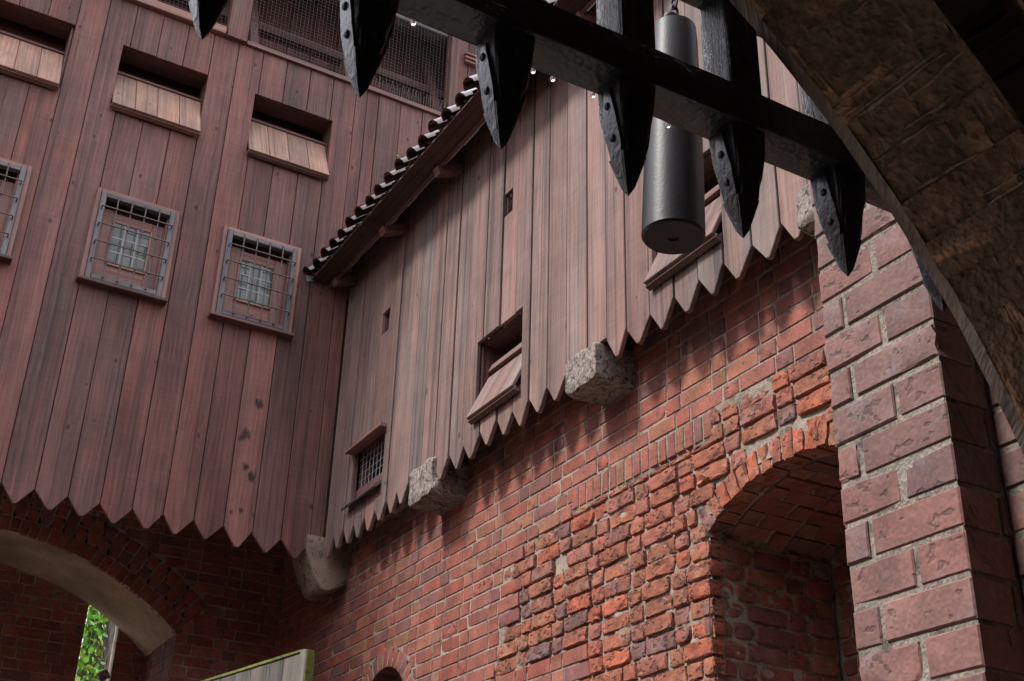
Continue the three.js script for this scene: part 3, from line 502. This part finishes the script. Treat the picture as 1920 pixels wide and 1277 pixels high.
    for (let k = 1; k <= 4; k++) { const x = p + .065 + (w - .13) * k / 5; mesh('grille_bar', mergeGeometries([rod([x, c + .065, .085], [x, d - .065, .085], .0065), rod([x, c + .066, .055], [x, c + .066, .09], .0065), rod([x, d - .066, .055], [x, d - .066, .09], .0065)]), rust, W); }
    for (let k = 1; k <= 4; k++) { const y = c + .075 + (hh - .14) * (k - .2) / 4.6; mesh('grille_bar', mergeGeometries([rod([p + .06, y, .098], [q - .06, y, .098], .0065), rod([p + .062, y - .015, .055], [p + .062, y, .1], .0065), rod([q - .062, y - .015, .055], [q - .062, y, .1], .0065)]), rust, W); }
  });
  // netted openings under the roof
  mesh('rail', bar(3.95, .09, .09), woodTrim, gal, [.22, H + 8.455, .01]); mesh('rail', bar(2.22, .05, .07), woodTrim, gal, [3.53, H + 8.425, .0]);
  for (const x of [2.31, 4.70]) mesh('post', bar(.2 - (x > 4 ? .1 : 0), 1.5, .12), woodLeft[1], gal, [x, H + 9.15, 0]);
  mesh('top_rail', bar(4.65, .14, .12), woodGrey, gal, [2.3, H + 9.6, -.06]);
  mesh('upper_boards', bar(6.6, .95, .04), woodLeft[4], gal, [1.4, H + 10.15, -.1]);
  mesh('cross_beam', bar(6.5, .1, .12), woodTar, gal, [1.6, H + 9.02, -.4]); mesh('cross_beam', bar(6.5, .1, .12), woodGrey, gal, [1.6, H + 9.85, -.42]);
  for (let k = 0; k < 36; k++) mesh('inner_board', bar(.27, 2.6, .03), pick(woodLeft), gal, [-1.5 + k * .275, H + 9.6, -.72 + rr(-.005, .005)]);
  for (let k = 0; k < 6; k++) { const m = mesh('sloping_timber', bar(.09, 1.7, .09), woodDark, gal, [-.6 + k * 1.05, H + 9.35, -.5]); m.rotation.x = -.35; }
  mesh('ceiling', box(7.6, .05, 1.4, 2.0, H + 10.62, -.68), woodDark, gal);
  { const ps = [], y0 = H + 8.47, y1 = H + 9.54; for (const [a, b] of [[-1.7, 2.2], [2.42, 4.64]]) { for (let x = a; x < b; x += .04) ps.push(box(.0016, y1 - y0, .0016, x, (y0 + y1) / 2, .0)); for (let y = y0; y < y1; y += .04) ps.push(box(b - a, .0016, .0016, (a + b) / 2, y, .004)); } mesh('wire_netting', mergeGeometries(ps), rust, gal).userData.kind = 'stuff'; }
  { const ps = []; for (let x = 3.75; x < 4.62; x += .028) ps.push(rod([x, H + 8.44, .03], [x + rr(-.02, .02), H + 8.44 + rr(.1, .16), .05], .0035, 4)); mesh('wire_fringe', mergeGeometries(ps), rust, gal).userData.kind = 'stuff'; }
  for (let k = 0; k < 3; k++) mesh('louvre', bar(.3, .022, .05), woodTrim, gal, [4.98, H + 9.26 + k * .055, .03]);
  mesh('end_wall', box(.05, 7.2, 1.3, 5.83, H + 7.0, -.7), woodLeft[3], gal);
  const roof = sub('roof', gal); const rd = mesh('roof_deck', box(8.2, .05, 2.6, 0, 0, 0), woodDark, roof, [2.0, H + 11.3, -.55]); rd.rotation.x = .7;
}

// ================================================================ FAR: brick wall with the plastered arch, under the far gallery
{
  const wall = thing('brick_wall', 'dark red brick wall with a wide segmental arch, under the far gallery', 'wall', [0, 0, -11.5]);
  const C = [1.249, H + .931], Rr = 2.69, sx = 3.03, sy = H + 2.945, ch = .098, y0 = .05;
  const a0 = Math.atan2(sy - C[1], sx - C[0]), a1 = Math.PI - a0;
  const half = (r, y) => { const d = y - C[1]; return d < r ? Math.sqrt(r * r - d * d) : 0; };
  const blocked = (ya, yb) => { const y = (ya + yb) / 2; if (y < sy - .01) return [[2 * C[0] - sx, sx]]; const k = Math.min(half(Rr + .40, y), (y - C[1]) / Math.tan(a0)); return k ? [[C[0] - k, C[0] + k]] : []; };
  const l = courses(-1.6, 4.02, y0, H + 4.1, { ch, blocked, S: .262, Hd: .125 }); for (const b of l) { b.mat = pick(brickSmooth); b.dz = rr(-.002, .002); b.rot = rr(-.004, .004); }
  addBricks(wall, l, 300);
  mesh('mortar', bed(-1.6, 4.08, 0, H + 4.15, .05, () => -.006, (s, y) => y < sy ? Math.abs(s - C[0]) < sx - C[0] : Math.hypot(s - C[0], y - C[1]) < Rr + .06), mortarMat, wall);
  const arch = sub('arch', wall); const n = 46;
  for (let i = 0; i < n; i++) { const t0 = a0 + (a1 - a0) * i / n, t1 = a0 + (a1 - a0) * (i + 1) / n; mesh('arch_brick', voussoir(C[0], C[1], Rr, Rr + .125, t0 + .0022, t1 - .0022, .06, 900 + i), brickSmooth[i * 5 % 6], arch, [0, 0, .004]); }
  let t = a0, i = 0; while (t < a1 - .02) { const w = .105 / Rr, u = t + w; if (i & 1) { mesh('arch_brick', voussoir(C[0], C[1], Rr + .137, Rr + .255, t + .002, u - .002, .06, 960 + i), pick(brickSmooth), arch, [0, 0, .002]); mesh('arch_brick', voussoir(C[0], C[1], Rr + .267, Rr + .385, t + .002, u - .002, .06, 980 + i), pick(brickSmooth), arch, [0, 0, .002]); } else mesh('arch_brick', voussoir(C[0], C[1], Rr + .137, Rr + .385, t + .002, u - .002, .06, 960 + i), pick(brickSmooth), arch, [0, 0, .002]); t = u; i++; }
  { const g = new THREE.RingGeometry(Rr + .002, Rr + .41, 60, 1, a0, a1 - a0); g.translate(C[0], C[1], -.003); mesh('ring_mortar', g, mortarMat, arch); }
  mesh('plaster_soffit', vaultGeo(C[0], C[1], Rr, a1, a0, -.0, -1.02, 50, 8, .012), plaster, wall);
  const jb = sub('arch_side', wall, [sx, 0, 0]); jb.rotation.y = -Math.PI / 2;
  const jl = courses(-1.02, -.0, y0, sy, { ch }); for (const b of jl) { b.mat = pick(brickSmooth); b.dz = rr(-.002, .002); } addBricks(jb, jl, 300); mesh('mortar', bed(-1.05, 0, 0, sy + .05, .1, () => -.006), mortarMat, jb);
  mesh('wall_core', box(.9, H + 3.6, .9, 3.55, (H + 3.6) / 2, -.5), mortarMat, wall);
  mesh('wall_core', box(6, .45, .9, 1.2, H + 3.9, -.5), mortarMat, wall);
  mesh('wall_core', box(.9, H + 3.6, .9, -1.05, (H + 3.6) / 2, -.5), mortarMat, wall);
}
{
  const wall = thing('brick_wall', 'shadowed brick wall seen through the plastered arch, with a narrow bright slit', 'wall', [0, 0, -12.53]);
  const slit = [2.415, 2.735, H + 2.1, H + 3.45], ch = .1;
  const l = courses(-.9, 3.2, .05, H + 3.75, { ch, blocked: (a, b) => b > slit[2] && a < slit[3] ? [[slit[0], slit[1]]] : [] }); for (const b of l) { b.mat = pick(brickSmooth); b.dz = rr(-.003, .003); b.rot = rr(-.005, .005); b.D = .1; }
  addBricks(wall, l, 300);
  mesh('mortar', (() => { const s = new THREE.Shape(); s.moveTo(-.9, 0); s.lineTo(3.2, 0); s.lineTo(3.2, H + 3.75); s.lineTo(-.9, H + 3.75); s.closePath(); const h = new THREE.Path(); h.moveTo(slit[0], slit[2]); h.lineTo(slit[0], slit[3]); h.lineTo(slit[1], slit[3]); h.lineTo(slit[1], slit[2]); h.closePath(); s.holes.push(h); const g = new THREE.ExtrudeGeometry(s, { depth: .14, bevelEnabled: false }); g.translate(0, 0, -.146); return g; })(), mortarMat, wall);
  const f = mesh('stone_fragment', stoneGeo(.09, .09, .05, 5, .03, 5), granite, wall, [2.66, H + 2.70, .03]); f.rotation.z = .5;
}
{ // tree outside the slit
  const t = thing('ivy_tree', 'bright green ivy beside a grey trunk, seen through the narrow slit in the far wall', 'tree', [3.1, 0, -15.2]);
  const pts = []; for (let i = 0; i <= 12; i++) pts.push(new THREE.Vector2(.27 - i * .006 + .01 * Math.sin(i * 2.1), i * .6)); const g = new THREE.LatheGeometry(pts, 20); { const p = g.attributes.position, u = g.attributes.uv; for (let i = 0; i < p.count; i++) { const a = Math.atan2(p.getZ(i), p.getX(i)), y = p.getY(i), k = 1 + .16 * (fbm(a * 5 + 20, y * 1.2, 4, 3) - .5); p.setX(i, p.getX(i) * k + .05 * y * .2); p.setZ(i, p.getZ(i) * k); u.setXY(i, a * .25, y); } g.computeVertexNormals(); }
  mesh('trunk', g, std(L3(.46, .42, .42), { map: texBark, bumpMap: texBark, bumpScale: .02, roughness: .95 }), t);
  const leafG = (() => { const s = new THREE.Shape(); s.moveTo(0, -.05); s.quadraticCurveTo(.05, -.03, .035, .02); s.quadraticCurveTo(.02, .05, 0, .07); s.quadraticCurveTo(-.02, .05, -.035, .02); s.quadraticCurveTo(-.05, -.03, 0, -.05); const g = new THREE.ShapeGeometry(s, 2); const p = g.attributes.position; for (let i = 0; i < p.count; i++) p.setZ(i, -Math.abs(p.getX(i)) * .4); g.computeVertexNormals(); return g; })();
  const N = 6500, lm = new THREE.InstancedMesh(leafG, new THREE.MeshPhysicalMaterial({ color: 0xffffff, roughness: .45, transmission: .35, thickness: 0, side: THREE.DoubleSide }), N); lm.name = 'ivy_leaves'; lm.userData.kind = 'stuff'; lm.castShadow = true;
  const q = RNG(5), M = new THREE.Matrix4(), qt = new THREE.Quaternion(), eu = new THREE.Euler(); const col = new THREE.Color();
  for (let i = 0; i < N; i++) { const y = 2.6 + 4.2 * q(), rad = .55 * Math.sqrt(q()), an = q() * 6.283, k = .4 + .5 * q(); eu.set(-.6 + 1.4 * (q() - .5), 6.28 * q(), 6.28 * q()); qt.setFromEuler(eu); M.compose(new THREE.Vector3(-.5 + rad * Math.cos(an) - (y - 5) * .04, y, .25 + rad * Math.sin(an) * .7), qt, new THREE.Vector3(k, k, k)); lm.setMatrixAt(i, M); const b = .6 + .8 * q(); col.setRGB(.26 * b * (q() < .3 ? 2 : 1), .60 * b, .05 * b); lm.setColorAt(i, col); }
  t.add(lm);
}

// ================================================================ gate leaf in the yard
{
  const g = thing('gate_leaf', 'grey plank gate leaf with a mossy top edge, near the far corner', 'gate', [2.84, 0, -7.5], Math.atan2(.981, -.194) * -1 + Math.PI);
  g.rotation.y = Math.PI / 2 + .195; g.scale.set(-1, 1, 1); g.scale.set(1, 1, 1);
  const top = H + 1.955, len = 2.6;               // local x runs away from the hinge end
  for (let k = 0; k < 11; k++) mesh('plank', plankGeo([[k * .2 + .075, .1], [k * .2 + .27, .1], [k * .2 + .27, top - .02], [k * .2 + .075, top - .02]], .035), pick(woodLeaf), g, [0, 0, rr(-.002, .002)]);
  mesh('stile', bar(.07, top - .05, .07), woodLeaf[2], g, [.036, (top + .05) / 2 - .005, -.012]);
  mesh('top_moss', stoneGeo(2.3, .018, .055, 3, .008, 14), woodMoss, g, [1.18, top - .006, -.018]);
  mesh('edge_moss', stoneGeo(.012, .7, .06, 6, .006, 10), woodMoss, g, [-.002, top - .36, -.012]);
  mesh('edge_moss', stoneGeo(.01, .6, .016, 9, .006, 10), woodMoss, g, [.068, top - .32, .018]);
}

// ================================================================ RIGHT FRONT: brick pier of the gate
{
  const pier = thing('brick_pier', 'tall pinkish brick pier with wide pale mortar joints, right of the worn niche', 'pier', [2.1, 0, 0], -Math.PI / 2);
  const ch = .1008, z0 = -2.11, z1 = -1.757, D = .15, y0 = .02, list = [], jw = .0115;
  let row = 0; for (let y = y0; y < H + 4.6; y += ch, row++) {
    const cutA = row & 1 ? .085 + rr(-.008, .008) : .205 + rr(-.012, .012), h = ch - jw;
    list.push({ s: z0, y, L: cutA - jw / 2, h, D: .4, mat: pick(brickPillar), rough: R() < .2 ? .3 : 0, dz: rr(-.003, .002), rot: rr(-.008, .008) });
    list.push({ s: z0 + cutA + jw / 2, y, L: z1 - z0 - cutA - jw / 2, h, D: row & 1 ? .115 : .14, mat: pick(brickPillar), rough: R() < .2 ? .3 : 0, dz: rr(-.003, .002), rot: rr(-.008, .008) });
    list.push({ s: z1 - .2, y, L: .2, h, D: .03, mat: pick(brickPillar), dz: -(row & 1 ? .13 : .153), tx: 0 });
  }
  addBricks(pier, list, 300);
  mesh('mortar', bed(z0 + .004, z1 - .004, 0, H + 4.6, .02, (s, y) => -.0055 - .004 * fbm(s * 30, y * 30, 5, 3)), mortarPillar, pier);
  mesh('mortar_core', box(z1 - z0 - .012, H + 4.6, 1.9, (z0 + z1) / 2 - .001, (H + 4.6) / 2, -.957), mortarPillar, pier);
  // groove behind the portcullis
  const gw = sub('groove_side', pier, [0, 0, -.152]); const gl = courses(z1, -1.51, .02, H + 3.2, { ch, S: .27, Hd: .13, j: .016 }); for (const b of gl) { b.mat = pick(brickPillar); b.dz = rr(-.003, .002); } addBricks(gw, gl, 300); mesh('mortar', bed(z1, -1.5, 0, H + 3.2, .05, () => -.006), mortarPillar, gw);
}

// ================================================================ NEAR: gate arch over the viewer
{
  const gate = thing('gate_arch', 'dark old brick gate arch smeared with mortar, curving across the upper right', 'arch', [0, 0, 0]);
  const C = [.061, H + .139], Rr = 2.072, z0 = -1.505, z1 = -1.147;
  const smear = tints([.62, .45, .36], 6, .08, .1, { map: texSmear, bumpMap: bumpSmear, bumpScale: .02, roughness: .95 }, 51);
  const n = 70; for (let i = 0; i < n; i++) {
    const t0 = Math.PI * i / n, t1 = Math.PI * (i + 1) / n; const g = .0028;
    const v = voussoir(C[0], C[1], Rr + rr(-.001, .005), Rr + .24, t0 + g, t1 - g, z1 - z0 - .058, 1200 + i, .5);
    { const u = v.attributes.uv, p = v.attributes.position; for (let k = 0; k < u.count; k++) u.setXY(k, p.getZ(k) + i * .37, Math.atan2(p.getY(k) - C[1], p.getX(k) - C[0]) * Rr); }
    mesh('arch_brick', v, pick(smear), gate, [0, 0, z1]);
  }
  mesh('arch_mortar', vaultGeo(C[0], C[1], Rr + .002, Math.PI, 0, z1, z0 + .058, 160, 10, .012), std(L3(.60, .45, .36), { map: texSmear, bumpMap: bumpSmear, bumpScale: .02, roughness: .95 }), gate);
  // ridges of squeezed-out mortar along the joints
  const ridgeMat = std(L3(.46, .365, .285), { map: texMortar, bumpMap: bumpMortar, bumpScale: .01, roughness: .95 }), q9 = RNG(909);
  for (let i = 1; i < n; i++) {
    const base = Math.PI * i / n, rich = i > 6 && i < 18; const cnt = rich ? 3 : q9() < .2 ? 1 : 0;
    for (let c = 0; c < cnt; c++) {
      if (q9() < .2) continue; const a = base + (c ? (q9() - .5) * .04 : 0), zs = z1 - q9() * q9() * .16, ze = Math.max(z0 + .06, zs - .03 - q9() * .28), m = 12, P = [], U = [], I = [];
      for (let k = 0; k <= m; k++) { const z = zs + (ze - zs) * k / m, e = Math.sin(Math.PI * k / m) ** .4, w = (.0005 + .009 * fbm(z * 60, i * 3.3 + c, 11, 4) ** 1.6) * e, h = (.001 + .007 * fbm(z * 50, i * 5 + c, 13, 3)) * e, mid = a + .006 * (fbm(z * 12, i + c * 7, 15, 2) - .5); for (const [o, r] of [[-w, Rr + .006], [-w * .4, Rr - h], [w * .4, Rr - h * .8], [w, Rr + .006]]) { const t = mid + o / Rr; P.push(C[0] + r * Math.cos(t), C[1] + r * Math.sin(t), z); U.push(o + i * .3, z); } }
      for (let k = 0; k < m; k++) for (let o = 0; o < 3; o++) { const b = k * 4 + o; I.push(b, b + 1, b + 5, b, b + 5, b + 4); }
      const g = new THREE.BufferGeometry(); g.setAttribute('position', new THREE.Float32BufferAttribute(P, 3)); g.setAttribute('uv', new THREE.Float32BufferAttribute(U, 2)); g.setIndex(I); g.computeVertexNormals(); mesh('mortar_ridge', g, ridgeMat, gate);
    }
  }
  // chamfered outer edge
  { const P = [], U = [], I = [], N = 120; for (let i = 0; i <= N; i++) { const a = Math.PI * i / N, k = .006 * (fbm(a * 30, 3, 7, 3) - .5); for (const [r, z] of [[Rr + k, z0 + .06], [Rr + .046 + k, z0], [Rr + .3, z0]]) { P.push(C[0] + r * Math.cos(a), C[1] + r * Math.sin(a), z); U.push(a * r, z + r); } } for (let i = 0; i < N; i++) for (let q = 0; q < 2; q++) { const a = i * 3 + q; I.push(a, a + 3, a + 1, a + 1, a + 3, a + 4); } const g = new THREE.BufferGeometry(); g.setAttribute('position', new THREE.Float32BufferAttribute(P, 3)); g.setAttribute('uv', new THREE.Float32BufferAttribute(U, 2)); g.setIndex(I); g.computeVertexNormals(); mesh('chamfered_edge', toCreasedNormals(g, .4), std(L3(.30, .235, .20), { map: texMortar, bumpMap: bumpMortar, bumpScale: .012, roughness: .9 }), gate); }
  // jambs
  for (const sgn of [1, -1]) {
    const j = sub('jamb', gate, [C[0] + sgn * Rr, 0, 0]); j.rotation.y = -sgn * Math.PI / 2;
    const a = sgn > 0 ? z0 : -z1, b = sgn > 0 ? z1 : -z0; const jl = courses(a, b, .02, C[1], { ch: .1, S: .3, Hd: .14, j: .016 }); for (const q of jl) { q.mat = pick(brickPillar); q.dz = rr(-.003, .003); } addBricks(j, jl, 60); mesh('mortar', bed(a, b, 0, C[1], .05, () => -.006), mortarPillar, j);
  }
  // masonry above and the passage behind
  const shape = () => { const s = new THREE.Shape(); s.moveTo(-5, 0); s.lineTo(-2.34, 0); s.lineTo(-2.34, C[1]); for (let i = 30; i >= 0; i--) { const a = Math.PI * i / 30; s.lineTo(C[0] + (Rr + .22) * Math.cos(a), C[1] + (Rr + .22) * Math.sin(a)); } s.lineTo(C[0] + Rr + .22, 0); s.lineTo(5, 0); s.lineTo(5, H + 5.2); s.lineTo(-5, H + 5.2); s.closePath(); return s; };
  const gm = new THREE.ExtrudeGeometry(shape(), { depth: z1 - z0 - .012, bevelEnabled: false }); gm.translate(0, 0, z0 + .006); mesh('masonry', gm, brickSmooth[1], gate);
  const pv = sub('passage', gate); mesh('vault', vaultGeo(C[0], C[1] + .1, Rr + .21, Math.PI, 0, 4.5, z1, 60, 20, .03), plasterGrey, pv);
  for (const sgn of [1, -1]) mesh('passage_wall', box(.3, C[1] + .1, 4.5 - z1, C[0] + sgn * (Rr + .36), (C[1] + .1) / 2, (4.5 + z1) / 2 + .001), plasterGrey, pv);
  mesh('end_wall', box(5.4, H + 3.0, .2, C[0], (H + 3.0) / 2, 4.6), plasterGrey, pv);
  mesh('upper_floor', box(10, .2, 6.1, 0, H + 2.75, 1.6), mortarMat, pv);
}

// ================================================================ PORTCULLIS
{
  const pc = thing('portcullis', 'black timber portcullis with iron-shod points hanging across the gate', 'portcullis', [0, H, -1.6]);
  const xs = []; for (let i = -7; i <= 6; i++) xs.push(.864 + (i - 0) * .2715);
  const tip = 1.345;
  const loft = (sec, nseg) => {                    // square sections [y, half width x, half depth z, dx]
    const P = [], U = [], I = []; const o = R() * 4;
    sec.forEach(([y, a, b, dx = 0], j) => { const c = .12; const ring = [[-1, -1 + c], [-1 + c, -1], [1 - c, -1], [1, -1 + c], [1, 1 - c], [1 - c, 1], [-1 + c, 1], [-1, 1 - c]]; ring.forEach(([u, v], i) => { P.push(u * a + dx, y, v * b); U.push(o + (i >> 1) * .2 + (i & 1) * .08, y); }); });
    const m = 8; for (let j = 0; j < sec.length - 1; j++) for (let i = 0; i < m; i++) { const a = j * m + i, b = j * m + (i + 1) % m; I.push(a, a + m, b, b, a + m, b + m); }
    const g = new THREE.BufferGeometry(); g.setAttribute('position', new THREE.Float32BufferAttribute(P, 3)); g.setAttribute('uv', new THREE.Float32BufferAttribute(U, 2)); g.setIndex(I); g.computeVertexNormals(); return toCreasedNormals(g, .6);
  };
  const prof = [[0, .002], [.02, .0075], [.07, .0205], [.13, .0325], [.18, .0395], [.25, .043], [.30, .044]];   // height over the tip, half width
  const hw = t => { for (let k = 1; k < prof.length; k++) if (t <= prof[k][0]) { const [a, b] = prof[k - 1], [c, d] = prof[k]; return b + (d - b) * (t - a) / (c - a); } return .044; };
  // a forged tongue that lies on one face of the point, a few millimetres proud
  const tongue = (face, q) => {
    const P = [], U = [], I = [], rows = 9, th = .0045; const top = .2 + q() * .05;
    for (let j = 0; j <= rows; j++) { const t = .03 + (top - .03) * j / rows, w = hw(t), k = j < 4 ? .93 : .93 - .62 * (j - 3) / (rows - 3); for (const [c, o] of [[-k, 0], [-k + .1, th], [k - .1, th], [k, 0]]) { const a = c * w + (q() - .5) * .003, d = w + .0008 + o + (q() - .5) * .001; if (face === 'left') P.push(-d, tip + t, a); else if (face === 'right') P.push(d, tip + t, -a); else P.push(a, tip + t, d); U.push(a + .3, t); } }
    for (let j = 0; j < rows; j++) for (let c = 0; c < 3; c++) { const a = j * 4 + c; I.push(a, a + 1, a + 5, a, a + 5, a + 4); }
    const e = rows * 4; P.push(...[0, 1, 2].map(k => (P[3 * e + k] + P[3 * e + 9 + k]) / 2)); U.push(.3, top); I.push(e, e + 1, e + 4, e + 1, e + 2, e + 4, e + 2, e + 3, e + 4);
    const g = new THREE.BufferGeometry(); g.setAttribute('position', new THREE.Float32BufferAttribute(P, 3)); g.setAttribute('uv', new THREE.Float32BufferAttribute(U, 2)); g.setIndex(I); g.computeVertexNormals(); return toCreasedNormals(g, .5);
  };
  xs.forEach((x, i) => {
    const q = RNG(100 + i), jx = () => (q() - .5) * .005;
    mesh('upright', loft([...prof.slice(0).map(([t, w], k) => [tip + t, w, w, k > 2 ? jx() : 0]), [tip + .7, .043, .043, jx()], [tip + 1.3, .0435, .043, jx()], [3.4, .043, .043, 0]]), tarred, pc, [x, 0, 0]);
    const shoe = mesh('iron_shoe', loft([[tip - .006, .001, .001], [tip + .01, .0095, .0095], [tip + .045, hw(.045) + .005, hw(.045) + .005], [tip + .075, hw(.075) + .0052, hw(.075) + .0052], [tip + .079, hw(.079) + .001, hw(.079) + .001]]), iron, pc, [x, 0, 0]);
    for (const f of ['left', 'front', 'right']) {
      mesh('strap', tongue(f, q), iron, shoe);
      for (const t of [.105 + q() * .01, .17 + q() * .015]) { const rv = mesh('rivet', new THREE.SphereGeometry(.0085, 8, 6).scale(1, 1, .7), iron, shoe, f === 'left' ? [-hw(t) - .005, tip + t, 0] : f === 'right' ? [hw(t) + .005, tip + t, 0] : [0, tip + t, hw(t) + .005]); rv.rotation.y = f === 'front' ? 0 : Math.PI / 2; }
    }
  });
  // cross bars a hand's breadth in front of the uprights' centre, half-lapped
  for (const y of [1.625, 1.97, 2.315, 2.66, 3.0]) {
    const x0 = -2.0, x1 = 2.22, n = 30, P = [], U = [], I = []; const q = RNG(y * 1000);
    for (let i = 0; i <= n; i++) { const x = x0 + (x1 - x0) * i / n, w = .003; [[-.041, .046], [.040, .046], [.043, .043], [.043, -.040], [.040, -.044], [-.041, -.044], [-.044, -.040], [-.044, .043]].forEach(([v, z], k) => { P.push(x, v + (q() - .5) * w, z + (q() - .5) * w); U.push((k >> 1) * .2 + (k & 1) * .08, x); }); }
    for (let i = 0; i < n; i++) for (let k = 0; k < 8; k++) { const a = i * 8 + k, b = i * 8 + (k + 1) % 8; I.push(a, a + 8, b, b, a + 8, b + 8); }
    const g = new THREE.BufferGeometry(); g.setAttribute('position', new THREE.Float32BufferAttribute(P, 3)); g.setAttribute('uv', new THREE.Float32BufferAttribute(U, 2)); g.setIndex(I); g.computeVertexNormals();
    mesh('cross_bar', toCreasedNormals(g, .6), tarred, pc, [0, y, .006]);
  }
}
// drops of rain hanging from the lowest cross bar
{
  const mat = new THREE.MeshPhysicalMaterial({ color: 0xffffff, roughness: .02, transmission: 1, thickness: .01, ior: 1.33 });
  const geo = new THREE.SphereGeometry(.0052, 16, 12).scale(1, 1.15, 1);
  const where = ['left of all, beside the second visible point', 'just right of the third visible point', 'between the third and fourth visible points', 'at the left side of the fourth visible point', 'before the hanging iron weight'];
  [.693, .946, .990, 1.082, 1.262].forEach((x, i) => { const m = mesh(numbered('rain_drop'), geo, mat, scene, [x, H + 1.576, -1.637]); tag(m, 'rain drop under the lowest cross bar, ' + where[i], 'drop', 'rain drops on the portcullis'); });
}
// ================================================================ hanging weight
{
  const w = thing('hanging_weight', 'black tapered iron weight hanging behind the portcullis', 'weight', [1.545 * 1.3, H + 1.60 * 1.3, -2.6]);
  w.rotation.z = -.045;
  const prof = [[0, .004], [.012, .004], [.0135, .0], [.070, 0], [.0745, .006], [.0745, .02], [.072, .2], [.066, .42], [.060, .60], [.056, .645], [.02, .652], [0, .652]].map(([a, b]) => new THREE.Vector2(a * 1.3, b * 1.3));
  const g = new THREE.LatheGeometry(prof, 40); { const u = g.attributes.uv, p = g.attributes.position; for (let i = 0; i < u.count; i++) u.setXY(i, u.getX(i) * .45, p.getY(i)); }
  mesh('body', toCreasedNormals(g, .6), ironWeight, w);
  mesh('eye', new THREE.TorusGeometry(.034, .01, 8, 18), iron, w, [0, .872, 0]);
  for (let k = 0; k < 14; k++) { const l = mesh('chain_link', new THREE.TorusGeometry(.02, .0055, 7, 14).scale(.75, 1.35, 1), iron, w, [0, .92 + k * .043, 0]); l.rotation.y = k & 1 ? Math.PI / 2 : 0; }
}
// ================================================================ moss on the eave
{
  const t = thing('moss_sprig', 'tiny yellow-green moss sprig growing from the tiled eave', 'moss', [3.42, H + 6.12, -7.9]);
  const g = []; const q = RNG(77); for (let i = 0; i < 16; i++) { const a = q() * 6.28, l = .05 + .1 * q(); g.push(rod([0, 0, 0], [-.12 * q() - .02, l * .5, (q() - .5) * .14], .005, 5)); }
  mesh('stems', mergeGeometries(g), std(L3(.22, .22, .04), { roughness: .9 }), t);
}
// ================================================================ other side of the yard, which shuts out the low sky
{
  const w = thing('yard_wall', 'plain red brick wall on the opposite side of the yard', 'wall', [-6.5, 0, -6]);
  mesh('masonry', box(.6, 7.4, 13, 0, 3.7, 0), brickSmooth[3], w);
}
scene.traverse(o => { if (o.isMesh) { o.castShadow = true; o.receiveShadow = true; } });
renderer.render(scene, camera);
